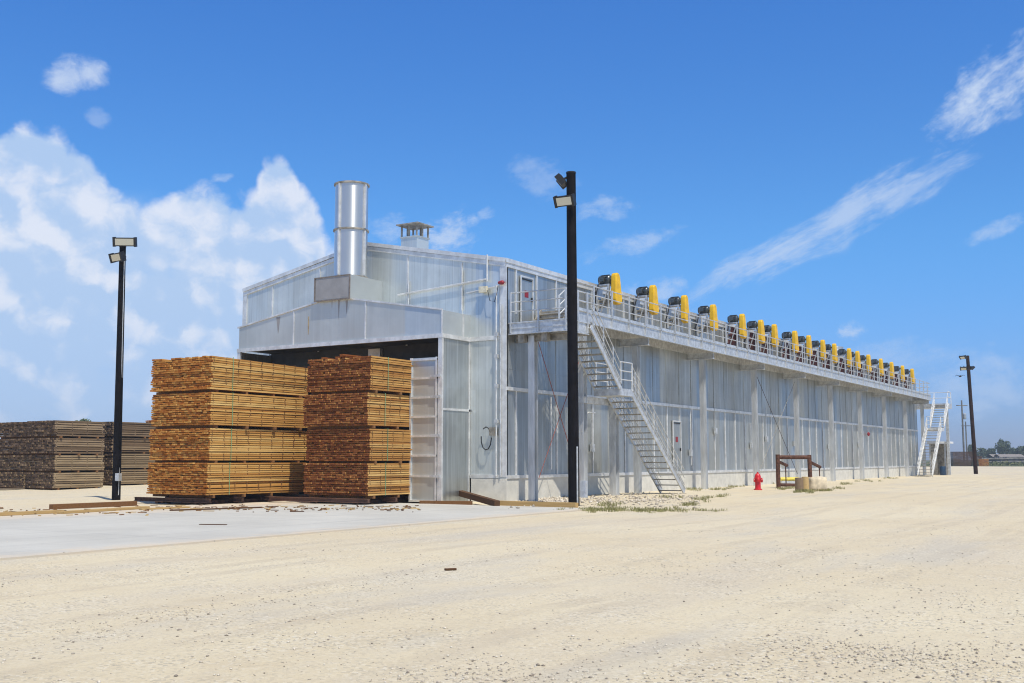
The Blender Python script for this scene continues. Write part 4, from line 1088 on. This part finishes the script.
def tree(x, dep, h, w, label, seed):
    rng = np.random.default_rng(seed); X, Y = far_pt(x, dep)
    t = empty('tree', (X,Y,0), TH, label, 'tree', 'small trees beyond the far verge')
    b = MB(); b.tube([(0,0,0),(.05,0,h*.3),(.1,0,h*.62)], .25, 8, rs=[.28,.2,.1])
    for k in range(4):
        a = rng.uniform(0,6.28); b.tube([(.05,0,h*.3+k*.25),(math.cos(a)*w*.3,math.sin(a)*w*.3,h*.6+rng.uniform(-.1,.1)*h)], .09, 6, rs=[.1,.05])
    b.build('trunk', M['bark'], t)
    b = MB(); 
    for k in range(10):
        a = rng.uniform(0,6.28); rr = rng.uniform(.1,.36)*w
        leaf_cloud(b, (math.cos(a)*rr, math.sin(a)*rr, h*rng.uniform(.42,.82)), (w*rng.uniform(.16,.26),w*rng.uniform(.16,.26),h*rng.uniform(.12,.2)), 130, rng, .28)
    leaf_cloud(b, (0,0,h*.62), (w*.34,w*.34,h*.32), 260, rng, .3)
    b.build('crown', M['leaf'], t)
tree(1003.5,330,8.2,5.2,'largest round crowned tree above the low shed',1)
tree(991,340,5.6,3.6,'small tree left of the round crowned tree',2)
tree(1012.5,345,5.2,4.0,'low spreading tree right of the round crowned tree',3)
tree(1021,320,5.8,4.0,'dark tree at the right edge of the photo',4)
tree(981,350,5.8,4.2,'low tree seen just right of the leaning pole',5)
tree(972,345,6.8,3.0,'thin tree showing above the far dark lumber pile',6)
tree(85,140,7.2,3.4,'tree tip showing over the weathered lumber stacks on the left',8)
tree(95,150,6.8,2.6,'lower tree tip beside the other over the left lumber stacks',9)
# scrub and grass
b = MB(); rng = np.random.default_rng(9)
for i in range(900):
    x = rng.uniform(930,1060); dep = rng.uniform(236,300); X, Y = far_pt(x, dep); hh = rng.uniform(.2,.9)
    leaf_cloud(b, (X,Y,hh*.6+.1), (rng.uniform(.5,1.4),rng.uniform(.5,1.4),hh*.6), 7, rng, .22)
tag(b.build('scrub', M['scrub']), 'low green scrub along the far edge of the yard', 'scrub', kind='stuff')
b = MB(); rng = np.random.default_rng(12)
def tuft(x, y, n, r, h):
    for i in range(n):
        X, Y = x+rng.normal(0,r), y+rng.normal(0,r); z = gz(X,Y)-.01; a = rng.uniform(0,6.28); hh = h*rng.uniform(.4,1.2); w = .006+.006*rng.random(); ln = rng.uniform(.1,.7)*hh
        dx, dy = math.cos(a), math.sin(a)
        b.add([(X-dy*w,Y+dx*w,z),(X+dy*w,Y-dx*w,z),(X+dx*ln*.5+dy*w*.6,Y+dy*ln*.5-dx*w*.6,z+hh*.7),(X+dx*ln,Y+dy*ln,z+hh)], [(0,1,2),(0,2,3)])
for i in range(120):
    q = rng.random(); X, Y = px(rng.normal(648,26), rng.normal(507.6,.8), .1) if q < .6 else px(rng.normal(596,14), rng.normal(507,.7), .1)
    tuft(X, Y, 22, .08, .10)
for (x_, y_, n_) in ((805,492.5,26),(826,491,18),(786,489.5,14),(693,490,8),(720,490,9),(700,500,7),(735,487,6),(690,503,8),(870,481,8),(890,478.5,8),(845,484,7),(610,503,10),(780,484,8),(840,489,5),(668,498,5),(716,497,5)):
    for i in range(n_): X, Y = px(rng.normal(x_,5), rng.normal(y_,.6), .12); tuft(X, Y, 24, .08, .13)
tag(b.build('grass', M['grass']), 'sparse olive grass tufts near the pole foot and hydrant', 'grass', kind='stuff')

# ------------------------------------------------------------------ gravel
def mat_pebble():
    m, bs = newmat('loose_limestone_pebbles')
    isl = N(nd('ShaderNodeNewGeometry').outputs['Random Per Island'])
    cr = nd('ShaderNodeValToRGB'); link(isl, cr.inputs[0]); e = cr.color_ramp.elements
    e[0].color = (.25,.21,.165,1); e[1].color = (.72,.67,.58,1); e[1].position = 1
    for p_, c_ in ((.12,(.32,.28,.23)),(.35,(.50,.44,.36)),(.7,(.62,.54,.43))): k = e.new(p_); k.color = (*c_,1)
    link(cr.outputs[0], bs.inputs['Base Color']); bs.inputs['Roughness'].default_value = .9
    return m
M['pebble'] = mat_pebble()
def pebbles(count, sampler, smin, smax, seed):
    rng = np.random.default_rng(seed)
    base = np.array([(1,0,0),(-1,0,0),(0,1,0),(0,-1,0),(0,0,1),(0,0,-1)], float)
    tris = np.array([(0,2,4),(2,1,4),(1,3,4),(3,0,4),(2,0,5),(1,2,5),(3,1,5),(0,3,5)])
    V = []; T = []; n = 0
    for X, Y in sampler(rng, count):
        s = smin*(smax/smin)**(rng.random()**2.2)
        p = base*rng.uniform(.55,1.2,(6,1))*s*np.array([1.15,1,.7])
        a = rng.uniform(0,6.28); c, d = math.cos(a), math.sin(a)
        q = np.stack([p[:,0]*c-p[:,1]*d, p[:,0]*d+p[:,1]*c, p[:,2]], 1)
        z = gz(X,Y)
        if -8.2 < X < 5.0 and Y < -2.3: z = .035
        V.append(q + np.array([X,Y,z+s*.25])); T.append(tris+n); n += 6
    return np.concatenate(V), np.concatenate(T)
def samp_fg(rng, cnt):
    k = 0
    while k < cnt:
        y = 468 + (rng.random()**.75)*235; x = rng.uniform(-40,1064)
        X, Y = px(x, min(y,700))
        if X < 5.25 and Y < -2.3 and rng.random() > .03: continue
        if X < .2 and Y > -2.3: continue
        dens = .03 + .30*max(0, mnoise.noise(Vector((X*.22+3,Y*.22,1)))) + 2.4*max(0, mnoise.noise(Vector((X*.45,Y*.45,4)))-.2)
        dens *= .75 + .5*sm(300,1000,x)
        if y > 560 and x > 760: dens += .10
        if y > 640 and 560 < x: dens += .16
        if rng.random() > dens: continue
        k += 1; yield X, Y
V1, T1 = pebbles(12000, samp_fg, .004, .019, 1)
def samp_wall(rng, cnt):
    for i in range(cnt):
        q = rng.random()
        if q < .55: x, y = px(rng.normal(545,16), rng.normal(500.5,1.5), .08)
        else: x, y = px(rng.uniform(505,700), rng.normal(499.5,2.5), .1)
        yield x, y
V2, T2 = pebbles(2600, samp_wall, .02, .085, 2)
V = np.concatenate([V1,V2]); T = np.concatenate([T1, T2+len(V1)])
me = bpy.data.meshes.new('gravel'); me.vertices.add(len(V)); me.vertices.foreach_set('co', V.ravel())
me.loops.add(len(T)*3); me.loops.foreach_set('vertex_index', T.ravel().astype(np.int32)); me.polygons.add(len(T))
me.polygons.foreach_set('loop_start', np.arange(0,len(T)*3,3,dtype=np.int32)); me.update(calc_edges=True); me.validate(); me.materials.append(M['pebble'])
o = bpy.data.objects.new('gravel', me); COL.objects.link(o); tag(o, 'loose grey and cream pebbles strewn over the yard', 'gravel', kind='stuff')

S.cycles.filter_width = 1.1
S.render.engine = 'CYCLES'; S.cycles.max_bounces = 6

# ------------------------------------------------------------------ summer air
HAZE = 0.0006
if HAZE:
    hb = MB().box(-4300, 4320, -4300, 4290, -1.2, 19.0); m = bpy.data.materials.new('summer_haze'); m.use_nodes = True
    nt = m.node_tree; nt.nodes.remove(nt.nodes['Principled BSDF']); pv = nt.nodes.new('ShaderNodeVolumePrincipled')
    pv.inputs['Color'].default_value = (.72,.82,.95,1); pv.inputs['Density'].default_value = HAZE
    nt.links.new(pv.outputs[0], nt.nodes['Material Output'].inputs['Volume'])
    o = hb.build('haze', m); tag(o, 'thin pale summer haze over the whole yard', 'haze', kind='stuff'); o.display_type = 'WIRE'
